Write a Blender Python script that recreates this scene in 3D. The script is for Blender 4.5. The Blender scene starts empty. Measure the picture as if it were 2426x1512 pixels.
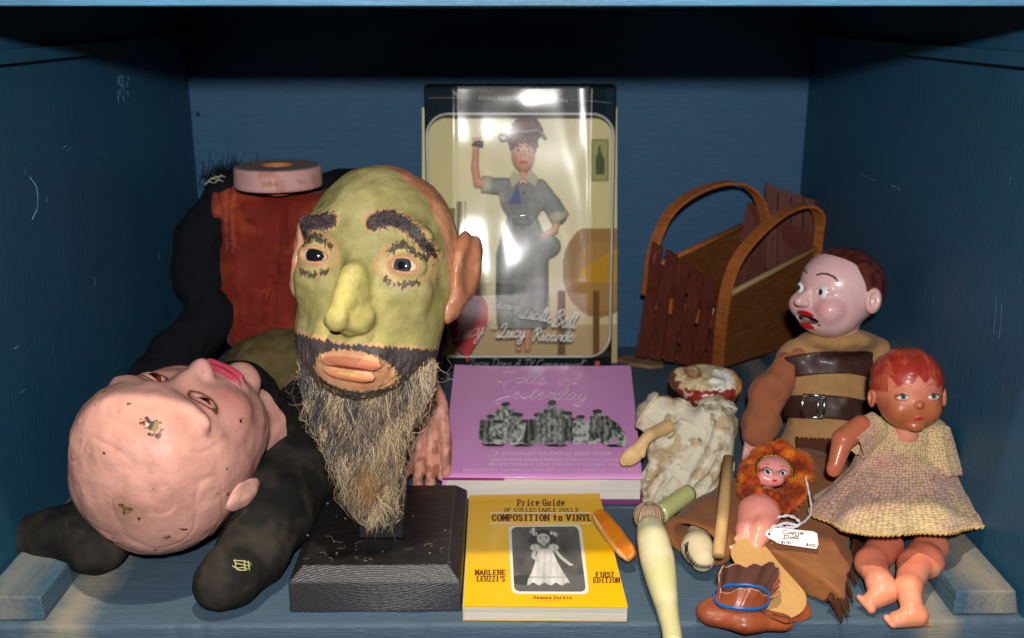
import bpy, math, random
import numpy as np
from mathutils import Matrix, Vector
random.seed(7); RNG = np.random.default_rng(11)
S = bpy.context.scene
# ---------------------------------------------------------------- camera
FPX, CX, CY = 2455.0, 1213.0, 756.0          # focal length and centre in picture units
PITCH, YAW, CAMZ = math.radians(16.5), math.radians(0.65), 0.5
cam = bpy.data.objects.new('camera', bpy.data.cameras.new('camera')); S.collection.objects.link(cam)
cam.location = (0, 0, CAMZ); cam.rotation_euler = (math.pi/2-PITCH, 0, -YAW)
cam.data.sensor_width = 36; cam.data.lens = 36*FPX/2426
cam.data.clip_start = .02; cam.data.clip_end = 50
cam.data.dof.use_dof = True; cam.data.dof.focus_distance = .93; cam.data.dof.aperture_fstop = 7.5
S.camera = cam
# ---------------------------------------------------------------- light
w = bpy.data.worlds.new('World'); S.world = w; w.use_nodes = True
w.node_tree.nodes['Background'].inputs[0].default_value = (.75, .85, 1, 1)
w.node_tree.nodes['Background'].inputs[1].default_value = .0012
def lamp(name, kind, loc, energy, color, size, aim=None):
    l = bpy.data.lights.new(name, kind); l.energy = energy; l.color = color
    if kind == 'AREA': l.shape = 'DISK'; l.size = size
    else: l.shadow_soft_size = size
    o = bpy.data.objects.new(name, l); S.collection.objects.link(o); o.location = loc
    if aim: o.rotation_euler = (Vector(aim)-Vector(loc)).to_track_quat('-Z', 'Y').to_euler()
    return o
lamp('camera_flash', 'POINT', (.0, -.10, .6255), 53, (1, .975, .95), .016)
lamp('ceiling_lamp', 'AREA', (-.02, .485, 2.0), 30, (1, .88, .70), .05, (0, .85, 0))
S.view_settings.view_transform = 'Standard'; S.view_settings.look = 'None'
S.view_settings.exposure = 0; S.view_settings.gamma = 1
S.render.resolution_x = 1024; S.render.resolution_y = 638
# ---------------------------------------------------------------- picture ray helpers
cp, sp_, cy_, sy_ = math.cos(PITCH), math.sin(PITCH), math.cos(YAW), math.sin(YAW)
Fv = np.array([sy_*cp, cy_*cp, -sp_]); Rv = np.array([cy_, -sy_, 0.0]); Uv = np.cross(Rv, Fv)
CAM = np.array([0, 0, CAMZ])
def ray(x, y): return Fv + (x-CX)/FPX*Rv + (CY-y)/FPX*Uv
def dp(x, y, Y): r = ray(x, y); return CAM + r*(Y/r[1])            # point at distance Y into the cabinet
def fl(x, y, z=0.0): r = ray(x, y); return CAM + r*((z-CAMZ)/r[2]) # point at height z
def onx(x, y, X): r = ray(x, y); return CAM + r*(X/r[0])
def onplane(x, y, P, n): r = ray(x, y); return CAM + r*(np.dot(np.asarray(P)-CAM, n)/np.dot(r, n))
def nrm(v): v = np.asarray(v, float); return v/np.linalg.norm(v)
def hit(f, x, y, off=0., t0=.70, n=60):
    """where the line through a picture point meets a surface"""
    d_ = nrm(ray(x, y)); P = (CAM+d_*t0)[None]
    for _ in range(n): P = P+d_*np.clip(f(P)-off, -.02, .02)*.8
    return P[0]
class Frame:
    """local x right, y away, z up; built from a point, an up vector and a facing vector given as (right, up, toward viewer)"""
    def __init__(s, o, scale, Z=(0, 1, 0), F=(0, 0, 1)):
        s.o = np.asarray(o, float); Z = np.asarray(Z, float); F = np.asarray(F, float)
        F = nrm(F); Z = nrm(Z - F*np.dot(Z, F)); X = np.cross(Z, F)
        tow = lambda v: v[0]*Rv + v[1]*Uv - v[2]*Fv
        s.M = np.stack([tow(X), tow(-F), tow(Z)], 1); s.k = scale
    def at(s, x, y, h): return (fl(x, y, h)-s.o)@s.M/s.k
    sh = 0.0
    def w(s, p):
        p = np.atleast_2d(np.asarray(p, float)).copy(); p[:, 1] -= s.sh*p[:, 2]; return s.o + s.k*(p @ s.M.T)
def frame_at(x, y, Y, unit=1.0, Z=(0, 1, 0), F=(0, 0, 1)):
    o = dp(x, y, Y); d = np.dot(o-CAM, Fv)
    f = Frame(o, unit*d/FPX, Z, F); f.px, f.py = x, y; return f
# ---------------------------------------------------------------- noise and distance fields
def _h(i, j, k, s):
    n = (i*374761393 + j*668265263 + k*2147483647 + s*974634777) & 0xffffffff
    n = ((n ^ (n >> 13))*1274126177) & 0xffffffff
    return ((n ^ (n >> 16)) & 0xffff)/65535.0
def vn(p, f=1.0, seed=0):
    p = np.asarray(p)*f; i = np.floor(p).astype(np.int64); t = p-i; t = t*t*(3-2*t); r = 0
    for a in (0, 1):
        for b in (0, 1):
            for c in (0, 1):
                wgt = (t[:, 0] if a else 1-t[:, 0])*(t[:, 1] if b else 1-t[:, 1])*(t[:, 2] if c else 1-t[:, 2])
                r = r + wgt*_h(i[:, 0]+a, i[:, 1]+b, i[:, 2]+c, seed)
    return r*2-1
def fbm(p, f, o=3, seed=0): return sum(vn(p, f*2**i, seed+i)*.5**i for i in range(o))
A = lambda *v: np.array(v, float)
def ln(v): return np.sqrt((v*v).sum(1))
def sph(p, c, r): return ln(p-np.array(c))-r
def ell(p, c, r, M=None):
    q = p-np.array(c)
    if M is not None: q = q @ M
    r = np.array(r, float); k0 = ln(q/r)+1e-9; k1 = ln(q/(r*r))+1e-9; return k0*(k0-1)/k1
def cap(p, a, b, ra, rb=None):
    rb = ra if rb is None else rb; a = np.array(a, float); b = np.array(b, float); ab = b-a
    t = np.clip(((p-a)@ab)/(ab@ab+1e-12), 0, 1); return ln(p-a-t[:, None]*ab)-(ra+(rb-ra)*t)
def smin(a, b, k): h = np.clip(.5+.5*(b-a)/k, 0, 1); return b+(a-b)*h-k*h*(1-h)
def smax(a, b, k): return -smin(-a, -b, k)
def chain(p, pts, rad, k=None):
    d = None
    for i in range(len(pts)-1):
        c = cap(p, pts[i], pts[i+1], rad[i], rad[i+1]); d = c if d is None else smin(d, c, k or rad[i]*.4)
    return d
def rbox(p, c, h, r, M=None):
    q = p-np.array(c)
    if M is not None: q = q @ M
    q = np.abs(q)-np.array(h)+r; return ln(np.maximum(q, 0))+np.minimum(q.max(1), 0)-r
def sstep(x, a, b): t = np.clip((x-a)/(b-a), 0, 1); return t*t*(3-2*t)
def mixc(c, d, t): t = np.clip(t, 0, 1)[:, None]; return c*(1-t)+np.array(d)*t
def pdist(x, z, pts):
    """distance to a 2-D polyline, and the fraction along it"""
    best = np.full(len(x), 1e9); bt = np.zeros(len(x)); n = len(pts)-1
    for i in range(n):
        ax, az = pts[i]; bx, bz = pts[i+1]; dx, dz = bx-ax, bz-az
        t = np.clip(((x-ax)*dx+(z-az)*dz)/(dx*dx+dz*dz), 0, 1); d = np.hypot(x-ax-t*dx, z-az-t*dz)
        m = d < best; best[m] = d[m]; bt[m] = (i+t[m])/n
    return best, bt
def snet(f, lo, hi, h, sub=0, it=2):
    lo = np.array(lo, float); hi = np.array(hi, float); n = np.ceil((hi-lo)/h).astype(int)+1
    ax = [lo[i]+h*np.arange(n[i]) for i in range(3)]
    G = np.stack(np.meshgrid(*ax, indexing='ij'), -1).reshape(-1, 3)
    V = np.concatenate([f(g) for g in np.array_split(G, max(1, len(G)//200000))]).reshape(n); I = V < 0
    c = I[:-1, :-1, :-1].astype(int)*0
    for a in (0, 1):
        for b in (0, 1):
            for d in (0, 1): c = c + I[a:n[0]-1+a, b:n[1]-1+b, d:n[2]-1+d]
    act = (c > 0) & (c < 8); ids = np.full(act.shape, -1); ids[act] = np.arange(act.sum()); C = np.argwhere(act)
    acc = np.zeros((len(C), 3)); cnt = np.zeros(len(C))
    for axis in range(3):
        o1, o2 = [i for i in range(3) if i != axis]
        for a in (0, 1):
            for b in (0, 1):
                s = C.copy(); s[:, o1] += a; s[:, o2] += b; e = s.copy(); e[:, axis] += 1
                v0 = V[tuple(s.T)]; v1 = V[tuple(e.T)]; m = (v0 < 0) != (v1 < 0)
                t = np.where(m, v0/(v0-v1+1e-20), 0); q = s.astype(float); q[:, axis] += t
                acc[m] += q[m]; cnt[m] += 1
    P = lo+h*acc/cnt[:, None]; F = []
    for axis in range(3):
        b, c2 = (axis+1) % 3, (axis+2) % 3
        s = [slice(None)]*3; s[axis] = slice(0, n[axis]-1); e = [slice(None)]*3; e[axis] = slice(1, n[axis])
        I0 = I[tuple(s)]; I1 = I[tuple(e)]
        for flag in (0, 1):
            E = np.argwhere((I0 & ~I1) if flag == 0 else (~I0 & I1))
            ok = (E[:, b] > 0) & (E[:, c2] > 0) & (E[:, b] < n[b]-1) & (E[:, c2] < n[c2]-1); E = E[ok]
            q = []
            for db, dc in ((-1, -1), (0, -1), (0, 0), (-1, 0)):
                k = E.copy(); k[:, b] += db; k[:, c2] += dc; q.append(ids[tuple(k.T)])
            q = np.stack(q, 1); F.append(q if flag == 0 else q[:, ::-1])
    F = np.concatenate(F); P = proj(f, P, h, it)
    for _ in range(sub): P, F = qsub(P, F); h /= 2; P = proj(f, P, h, 1)
    return P, F
def proj(f, P, h, it):
    e = h*.15
    for _ in range(it):
        d = f(P); g = np.stack([(f(P+np.eye(3)[i]*e)-d)/e for i in range(3)], 1)
        st = np.clip(d/np.maximum((g*g).sum(1), .25), -h, h); P = P-g*st[:, None]
    return P
def qsub(P, F):
    n = len(P); E = np.concatenate([F[:, [0, 1]], F[:, [1, 2]], F[:, [2, 3]], F[:, [3, 0]]]); E.sort(1)
    key = E[:, 0].astype(np.int64)*n+E[:, 1]; u, inv = np.unique(key, return_inverse=True)
    em = .5*(P[u//n]+P[u % n]); fm = P[F].mean(1); m = len(F); e = (inv+n).reshape(4, m); c = n+len(u)+np.arange(m)
    Q = np.concatenate([np.stack([F[:, i], e[i], c, e[i-1]], 1) for i in range(4)])
    return np.concatenate([P, em, fm]), Q
# ---------------------------------------------------------------- objects
def mesh(name, V, F, col=None, uv=None):
    V = np.asarray(V, float); me = bpy.data.meshes.new(name)
    if isinstance(F, np.ndarray):
        k = F.shape[1]; me.vertices.add(len(V)); me.vertices.foreach_set('co', V.ravel())
        me.loops.add(F.size); me.loops.foreach_set('vertex_index', F.ravel().astype(np.int32))
        me.polygons.add(len(F)); me.polygons.foreach_set('loop_start', np.arange(0, F.size, k, dtype=np.int32))
        me.update(calc_edges=True)
    else: me.from_pydata([tuple(v) for v in V], [], F)
    if col is not None:
        a = me.color_attributes.new('Col', 'FLOAT_COLOR', 'POINT'); c = np.ones((len(V), 4), np.float32)
        c[:, :3] = np.clip(col, 0, 1); a.data.foreach_set('color', c.ravel())
    if uv is not None:
        l = me.uv_layers.new(name='UVMap'); vi = np.zeros(len(me.loops), np.int32); me.loops.foreach_get('vertex_index', vi)
        l.data.foreach_set('uv', np.asarray(uv, np.float32)[vi].ravel())
    return me
WL = {}
def obj(name, V, F, m, parent=None, col=None, smooth=True, uv=None, label=None, bevel=0):
    V = np.asarray(V, float); base = WL[parent.name] if parent else None
    org = base if base is not None else V.mean(0)
    me = mesh(name, V-org, F, col, uv); me.materials.append(m)
    if smooth: me.polygons.foreach_set('use_smooth', np.ones(len(me.polygons), bool))
    o = bpy.data.objects.new(name, me); S.collection.objects.link(o)
    if parent: o.parent = parent
    else: o.location = org
    WL[o.name] = np.array(org, float)
    if label: o['label'] = label
    if bevel:
        b = o.modifiers.new('bevel', 'BEVEL'); b.width = bevel; b.segments = 2; b.limit_method = 'ANGLE'
    return o
def thing(name, loc, label, cat, group=None):
    o = bpy.data.objects.new(name, None); S.collection.objects.link(o); o.location = tuple(loc); o.empty_display_size = .02
    WL[o.name] = np.array(loc, float); o['label'] = label; o['category'] = cat
    if group: o['group'] = group
    return o
def tag(o, label, cat, group=None):
    o['label'] = label; o['category'] = cat
    if group: o['group'] = group
    return o
def hexa(p):
    """closed box from 4 bottom corners (ccw seen from above) then 4 top corners"""
    return np.array(p, float), [(3, 2, 1, 0), (4, 5, 6, 7), (0, 1, 5, 4), (1, 2, 6, 5), (2, 3, 7, 6), (3, 0, 4, 7)]
def box(x0, x1, y0, y1, z0, z1):
    return hexa([(x0, y0, z0), (x1, y0, z0), (x1, y1, z0), (x0, y1, z0), (x0, y0, z1), (x1, y0, z1), (x1, y1, z1), (x0, y1, z1)])
def merge(parts):
    V, F, n = [], [], 0
    for v, f in parts:
        V.append(np.asarray(v, float)); F += [tuple(int(i)+n for i in q) for q in f]; n += len(v)
    return np.concatenate(V), F
def grid(fn, nu, nv, closed_u=False):
    u = np.linspace(0, 1, nu, endpoint=not closed_u); v = np.linspace(0, 1, nv)
    U, V = np.meshgrid(u, v, indexing='ij'); P = fn(U.ravel(), V.ravel()); F = []
    i = np.arange(nu if closed_u else nu-1); j = np.arange(nv-1); I, J = np.meshgrid(i, j, indexing='ij'); I2 = (I+1) % nu
    F = np.stack([I*nv+J, I2*nv+J, I2*nv+J+1, I*nv+J+1], -1).reshape(-1, 4)
    return P, F, np.stack([U.ravel(), V.ravel()], 1)
def tube(pts, rad, ns=10, caps=True, flat=None):
    pts = np.asarray(pts, float); n = len(pts); rad = np.broadcast_to(np.asarray(rad, float), (n,))
    T = np.gradient(pts, axis=0); T /= np.linalg.norm(T, axis=1)[:, None]+1e-12
    up = A(0, 0, 1) if abs(T[0, 2]) < .9 else A(1, 0, 0)
    N = np.zeros_like(pts); v = nrm(np.cross(T[0], up))
    for i in range(n): v = nrm(v-T[i]*np.dot(v, T[i])); N[i] = v
    B = np.cross(T, N); a = np.linspace(0, 2*math.pi, ns, endpoint=False)
    V = (pts[:, None]+rad[:, None, None]*(np.cos(a)[None, :, None]*N[:, None]+(flat or 1)*np.sin(a)[None, :, None]*B[:, None])).reshape(-1, 3)
    F = [(i*ns+j, i*ns+(j+1) % ns, (i+1)*ns+(j+1) % ns, (i+1)*ns+j) for i in range(n-1) for j in range(ns)]
    if caps: F += [tuple(range(ns))[::-1], tuple((n-1)*ns+j for j in range(ns))]
    return V, F
def spline(pts, n=40):
    P = np.asarray(pts, float); P = np.vstack([2*P[0]-P[1], P, 2*P[-1]-P[-2]]); m = len(P)-3; out = []
    for t in np.linspace(0, m-1e-6, n):
        i = int(t); f = t-i; a, b, c, d = P[i:i+4]
        out.append(.5*((2*b)+(c-a)*f+(2*a-5*b+4*c-d)*f*f+(3*b-a-3*c+d)*f**3))
    return np.array(out)
def lathe(axis_pts, rads, ns=40, caps=True): return tube(axis_pts, rads, ns, caps)
def slab(poly, P, n_th, m=None):
    """prism from world polygon points extruded by vector n_th"""
    poly = np.asarray(poly, float); k = len(poly); V = np.vstack([poly, poly+np.asarray(n_th)])
    F = [tuple(range(k))[::-1], tuple(range(k, 2*k))]+[(i, (i+1) % k, (i+1) % k+k, i+k) for i in range(k)]
    return V, F
# ---------------------------------------------------------------- materials
def lin(r, g, b): f = lambda c: (c/255/12.92) if c/255 <= .04045 else ((c/255+.055)/1.055)**2.4; return (f(r), f(g), f(b))
def mat(name, color=None, rough=.5, spec=.5, bump=0, bscale=200, noise=0, nscale=30, coat=0,  metal=0, sheen=0, fine=0, rvar=0, stretch=None, trans=0):
    m = bpy.data.materials.new(name); m.use_nodes = True; N = m.node_tree.nodes; L = m.node_tree.links; b = N['Principled BSDF']
    tc = N.new('ShaderNodeNewGeometry'); vec = tc.outputs['Position']
    if stretch:
        mp = N.new('ShaderNodeMapping'); mp.inputs['Scale'].default_value = stretch; L.new(vec, mp.inputs[0]); vec = mp.outputs[0]
    if color is None: c = N.new('ShaderNodeAttribute'); c.attribute_name = 'Col'; src = c.outputs['Color']
    else: c = N.new('ShaderNodeRGB'); c.outputs[0].default_value = (*color, 1); src = c.outputs[0]
    def tex(sc, det=5, rg=.6):
        t = N.new('ShaderNodeTexNoise'); t.inputs['Scale'].default_value = sc; t.inputs['Detail'].default_value = det
        t.inputs['Roughness'].default_value = rg; L.new(vec, t.inputs['Vector']); return t.outputs['Fac']
    if noise:
        r = N.new('ShaderNodeMapRange'); r.inputs['From Min'].default_value = .3; r.inputs['From Max'].default_value = .7
        r.inputs['To Min'].default_value = 1-noise; r.inputs['To Max'].default_value = 1+noise*.6; L.new(tex(nscale), r.inputs[0])
        v = N.new('ShaderNodeVectorMath'); v.operation = 'SCALE'; L.new(src, v.inputs[0]); L.new(r.outputs[0], v.inputs['Scale']); src = v.outputs[0]
    L.new(src, b.inputs['Base Color'])
    if rvar:
        r = N.new('ShaderNodeMapRange'); r.inputs['To Min'].default_value = rough-rvar; r.inputs['To Max'].default_value = rough+rvar
        r.inputs['From Min'].default_value = .3; r.inputs['From Max'].default_value = .7
        L.new(tex(nscale*1.7), r.inputs[0]); L.new(r.outputs[0], b.inputs['Roughness'])
    else: b.inputs['Roughness'].default_value = rough
    b.inputs['Specular IOR Level'].default_value = spec; b.inputs['Metallic'].default_value = metal
    b.inputs['Coat Weight'].default_value = coat; b.inputs['Coat Roughness'].default_value = .12
    b.inputs['Sheen Weight'].default_value = sheen; b.inputs['Transmission Weight'].default_value = trans
    nin = None
    for st, sc in ((bump, bscale), (fine, bscale*5)):
        if st:
            bp = N.new('ShaderNodeBump'); bp.inputs['Strength'].default_value = 1; bp.inputs['Distance'].default_value = st
            L.new(tex(sc), bp.inputs['Height'])
            if nin: L.new(nin, bp.inputs['Normal'])
            nin = bp.outputs[0]
    if nin: L.new(nin, b.inputs['Normal'])
    m.diffuse_color = (*(color or (.5, .5, .5)), 1)
    return m
def text(s, name, parent, m, org, xd, yd, width, height, shear=0, bold=0, seg=3, sx=None):
    """lettering as a flat mesh: org is the left end of the baseline, width and cap height in metres"""
    cu = bpy.data.curves.new('t', 'FONT'); cu.body = s; cu.size = 1; cu.offset = bold; cu.resolution_u = seg; cu.shear = shear
    o = bpy.data.objects.new('t', cu); S.collection.objects.link(o); dg = bpy.context.evaluated_depsgraph_get(); dg.update()
    me = bpy.data.meshes.new_from_object(o.evaluated_get(dg)); V = np.zeros(len(me.vertices)*3); me.vertices.foreach_get('co', V); V = V.reshape(-1, 3)
    F = [tuple(p.vertices) for p in me.polygons]; bpy.data.objects.remove(o); bpy.data.curves.remove(cu); bpy.data.meshes.remove(me)
    V[:, 0] -= V[:, 0].min(); V[:, 0] *= width/V[:, 0].max(); V[:, 1] *= height/.69
    W = np.asarray(org)+V[:, :1]*np.asarray(xd)+V[:, 1:2]*np.asarray(yd)
    return obj(name, W, F, m, parent, smooth=False)
# ================================================================ the cabinet
YF, YB = .773, 1.535
XL, XR = dp(501, 822, YB)[0], dp(1866, 822, YB)[0]
ZT = .504
def wood(name, base, dark, axis, dust=(0, 0), scratches=0, rough=.5, worn=None, soft=1):
    """painted board: paint colour, long grain along one axis, worn and dusty patches of its own"""
    m = bpy.data.materials.new(name); m.use_nodes = True; N = m.node_tree.nodes; L = m.node_tree.links; b = N['Principled BSDF']
    g = N.new('ShaderNodeNewGeometry')
    def mp(sc):
        n = N.new('ShaderNodeMapping'); n.inputs['Scale'].default_value = sc; L.new(g.outputs['Position'], n.inputs[0]); return n.outputs[0]
    def noise(vec, s, d=6, r=.65):
        n = N.new('ShaderNodeTexNoise'); n.inputs['Scale'].default_value = s; n.inputs['Detail'].default_value = d; n.inputs['Roughness'].default_value = r; L.new(vec, n.inputs['Vector']); return n.outputs['Fac']
    def ramp(src, a, c, ca=(0, 0, 0, 1), cb=(1, 1, 1, 1)):
        r = N.new('ShaderNodeValToRGB'); r.color_ramp.elements[0].position = a; r.color_ramp.elements[1].position = c
        r.color_ramp.elements[0].color = ca; r.color_ramp.elements[1].color = cb; L.new(src, r.inputs[0]); return r.outputs[0]
    def mix(f, a, c):
        x = N.new('ShaderNodeMix'); x.data_type = 'RGBA'; L.new(f, x.inputs[0]); L.new(a, x.inputs[6])
        if isinstance(c, tuple): x.inputs[7].default_value = (*c, 1)
        else: L.new(c, x.inputs[7])
        return x.outputs[2]
    st = {'x': (1, 14, 14), 'y': (14, 1, 14), 'z': (14, 14, 1)}[axis]
    grain = noise(mp(st), 14); fineg = noise(mp(tuple(k*4 for k in st)), 14, 3)
    col = ramp(noise(mp((1, 1, 1)), 4), .3, .72, (*dark, 1), (*base, 1))
    col = mix(ramp(grain, .35, .62, (1, 1, 1, 1), (0, 0, 0, 1)), col, tuple(c*(1-.38*soft) for c in base))
    col = mix(ramp(fineg, .62, .74), col, tuple(min(1, c*(1+.5*soft)+.02*soft) for c in base))
    if worn:
        f = ramp(noise(mp((1, 1, 1)), 35, 8, .75), .70, .73); col = mix(f, col, worn)
    if scratches:
        f = ramp(noise(mp({'x': (2, 60, 60), 'y': (60, 2, 60), 'z': (40, 40, 3)}[axis]), 2.2, 2, .5), .77, .80); col = mix(f, col, tuple(min(1, c*2.2+.05) for c in base))
    b.inputs['Specular IOR Level'].default_value = .32
    L.new(col, b.inputs['Base Color'])
    L.new(ramp(noise(mp((1, 1, 1)), 8), .3, .7, (rough-.1,)*3+(1,), (rough+.12,)*3+(1,)), b.inputs['Roughness'])
    bp = N.new('ShaderNodeBump'); bp.inputs['Distance'].default_value = .0012*soft; bp.inputs['Strength'].default_value = .8; L.new(grain, bp.inputs['Height'])
    b2 = N.new('ShaderNodeBump'); b2.inputs['Distance'].default_value = .0004; L.new(fineg, b2.inputs['Height']); L.new(bp.outputs[0], b2.inputs['Normal']); L.new(b2.outputs[0], b.inputs['Normal'])
    return m, N, L, b, col, mix, noise, mp, ramp
def dusted(args, zones, color=(.30, .26, .19)):
    """dust lying along lines x = const: zones of (x, width, strength)"""
    m, N, L, b, col, mix, noise, mp, ramp = args
    g = N.new('ShaderNodeNewGeometry'); sx = N.new('ShaderNodeSeparateXYZ'); L.new(g.outputs['Position'], sx.inputs[0])
    for x, wd, k in zones:
        a = N.new('ShaderNodeMath'); a.operation = 'SUBTRACT'; a.inputs[1].default_value = x; L.new(sx.outputs[0], a.inputs[0])
        c = N.new('ShaderNodeMath'); c.operation = 'ABSOLUTE'; L.new(a.outputs[0], c.inputs[0])
        n = noise(mp((1, 1, 1)), 30, 6, .7); s = N.new('ShaderNodeMath'); s.operation = 'MULTIPLY_ADD'; s.inputs[1].default_value = -wd*1.6; L.new(n, s.inputs[0]); L.new(c.outputs[0], s.inputs[2])
        r = N.new('ShaderNodeMapRange'); r.inputs['From Min'].default_value = -wd*.7; r.inputs['From Max'].default_value = wd*.25; r.inputs['To Min'].default_value = k; r.inputs['To Max'].default_value = 0
        L.new(s.outputs[0], r.inputs[0]); col = mix(r.outputs[0], col, color)
    L.new(col, b.inputs['Base Color']); return m
BLUE = (.050, .135, .235)
wf = dusted(wood('painted_shelf_wood', (.070, .118, .165), (.045, .085, .130), 'x', scratches=1, worn=(.20, .20, .19), rough=.5, soft=.7), [(XL+.075, .028, .75), (XR-.075, .026, .7)])
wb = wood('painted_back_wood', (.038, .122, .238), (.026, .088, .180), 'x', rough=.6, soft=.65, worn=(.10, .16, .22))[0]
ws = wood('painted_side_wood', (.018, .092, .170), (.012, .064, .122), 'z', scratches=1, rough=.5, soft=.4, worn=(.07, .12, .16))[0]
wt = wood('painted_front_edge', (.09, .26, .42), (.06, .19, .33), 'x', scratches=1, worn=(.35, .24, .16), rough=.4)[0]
wk = dusted(wood('painted_cleat_wood', (.06, .125, .18), (.05, .10, .15), 'y', rough=.45), [(XL+.02, .03, .45), (XR-.02, .03, .8)])
def struct(name, V, F, m, parent=None, bevel=0):
    o = obj(name, V, F, m, parent, smooth=False, bevel=bevel)
    if not parent: o['kind'] = 'structure'
    return o
# floor board with a slightly eased and chipped front edge
def floorfn(u, v):
    x = (XL-.06)+(XR-XL+.12)*u; P = np.zeros((len(u), 3)); P[:, 0] = x
    prof = np.array([(YB+.0, 0), (YF+.004, 0), (YF+.0012, -.0009), (YF, -.0035), (YF-.0, -.02), (YF, -.045), (YF+.02, -.045)]); k = v*(len(prof)-1)
    P[:, 1] = np.interp(k, range(len(prof)), prof[:, 0]); P[:, 2] = np.interp(k, range(len(prof)), prof[:, 1])
    e = (np.abs(k-2) < 1.5)*1.0; nz = vn(np.stack([x*90, x*0, x*0], 1))*.0009+vn(np.stack([x*23, x*0+3, x*0], 1))*.0012
    P[:, 1] += e*np.maximum(nz, 0); P[:, 2] -= e*np.maximum(nz, 0)*.7; return P
V, F, _ = grid(floorfn, 500, 7); o = obj('shelf_floor', V, F[:, ::-1], wf, smooth=False); o['kind'] = 'structure'
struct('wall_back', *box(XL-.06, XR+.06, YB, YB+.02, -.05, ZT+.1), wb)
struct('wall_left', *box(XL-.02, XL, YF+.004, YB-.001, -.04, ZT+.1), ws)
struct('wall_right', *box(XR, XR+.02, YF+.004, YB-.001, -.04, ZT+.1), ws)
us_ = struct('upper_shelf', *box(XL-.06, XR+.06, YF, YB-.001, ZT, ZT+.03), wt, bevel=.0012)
us_.data.materials.append(mat('shade_black_underside', (.010, .011, .014), .8, .2)); us_.data.polygons[0].material_index = 1  # underside coloured near black: the unlit ceiling's shade is put into its colour
# cleats: two low ones on the shelf floor, two thin rails high on the side walls
def cleat(x0, x1, y0, y1, h):
    return hexa([(x0, y0, .0005), (x1, y0, .0005), (x1, y1, .0005), (x0, y1, .0005), (x0+.003, y0+.004, h), (x1-.003, y0+.004, h), (x1-.003, y1, h), (x0+.003, y1, h)])
o = struct('cleat', *cleat(XL+.001, XL+.058, .782, 1.50, .021), wk, bevel=.0015)
o = struct('cleat', *cleat(XR-.058, XR-.001, .782, 1.50, .021), wk, bevel=.0015)
zc = onx(0, 150, XL)[2]
for s, x in ((1, XL), (-1, XR)):
    xs = sorted((x+s*.0005, x+s*.011)); struct('rail', *box(xs[0], xs[1], YF+.01, YB-.01, zc, zc+.012), ws)
# scratches and scuffs on the side walls, as raised flakes of bare paint
scuff = mat('scraped_paint', lin(112, 150, 178), .6); scr = []; bk = []
def sc_wall(X, pts, wd, out=scr):
    P = spline([onx(a, b, X+(.0008 if X < 0 else -.0008)) for a, b in pts], 14)
    r = wd*(.35+.65*np.abs(np.sin(np.linspace(0.2, 3, 14)*1.7))); V, F = tube(P, r, 5); V[:, 0] = (V[:, 0]-X)*.25+X+(.0002 if X < 0 else -.0002); out.append((V, F))
sc_wall(XL, [(72, 420), (88, 445), (90, 490), (78, 520)], .0012); sc_wall(XL, [(64, 408), (55, 430), (52, 450)], .0005, bk)
for k in range(26):
    a = 279+random.random()*26; b = 176+random.random()*58; sc_wall(XL, [(a, b), (a+random.uniform(-2, 3), b+random.uniform(5, 18))], random.uniform(.0003, .001))
for a, b, c, d, r in ((152, 350, 158, 345, .0008), (170, 348, 162, 356, .0005), (235, 362, 258, 372, .0004), (224, 655, 226, 680, .0006), (110, 465, 112, 480, .0004), (376, 600, 378, 616, .0006), (36, 826, 46, 820, .0009), (50, 930, 62, 922, .0005), (2035, 412, 2072, 428, .0005), (2110, 440, 2130, 448, .0009), (2392, 420, 2390, 440, .0003), (2360, 700, 2352, 790, .0003), (2372, 720, 2366, 800, .0003), (60, 395, 62, 412, .0003)):
    sc_wall(XL if a < 1200 else XR, [(a, b), ((a+c)/2+1, (b+d)/2), (c, d)], r)
o = obj('paint_scuffs', *merge(scr), scuff); o['kind'] = 'structure'
nh = obj('nail_hole', *tube([dp(470, 271, YB-.0006), dp(470, 271, YB)], .0035, 10), mat('dark_hole', (.01, .01, .012), .9), smooth=False); nh['kind'] = 'structure'
# ================================================================ display stand
mblk = mat('black_stained_wood', (.012, .011, .011), .42, .5, bump=.0006, bscale=60, noise=.5, nscale=40, stretch=(1, 6, 6), rvar=.12)
def ringwood():
    m = bpy.data.materials.new('black_end_grain'); m.use_nodes = True; N = m.node_tree.nodes; L = m.node_tree.links; b = N['Principled BSDF']
    g = N.new('ShaderNodeNewGeometry'); mp = N.new('ShaderNodeMapping'); mp.inputs['Location'].default_value = (.11, 0, .05); mp.inputs['Scale'].default_value = (1, .4, 2.3); L.new(g.outputs['Position'], mp.inputs[0])
    wv = N.new('ShaderNodeTexWave'); wv.wave_type = 'RINGS'; wv.rings_direction = 'Y'; wv.inputs['Scale'].default_value = 95; wv.inputs['Distortion'].default_value = 2.5; wv.inputs['Detail'].default_value = 3; wv.inputs['Detail Scale'].default_value = 2
    L.new(mp.outputs[0], wv.inputs[0]); r = N.new('ShaderNodeValToRGB'); r.color_ramp.elements[0].color = (.006, .006, .007, 1); r.color_ramp.elements[1].color = (.055, .055, .062, 1)
    L.new(wv.outputs['Fac'], r.inputs[0]); L.new(r.outputs[0], b.inputs['Base Color']); b.inputs['Roughness'].default_value = .4
    bp = N.new('ShaderNodeBump'); bp.inputs['Distance'].default_value = .0003; L.new(wv.outputs['Fac'], bp.inputs['Height']); L.new(bp.outputs[0], b.inputs['Normal']); return m
st = thing('display_stand', fl(890, 1300), 'black wooden block with sloped top edges and an upright post under the green head', 'stand')
a, b_, yb = fl(687, 1452), fl(1093, 1456), .972
x0, x1, y0 = a[0], b_[0], a[1]; zt = .040; bv = .011
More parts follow.
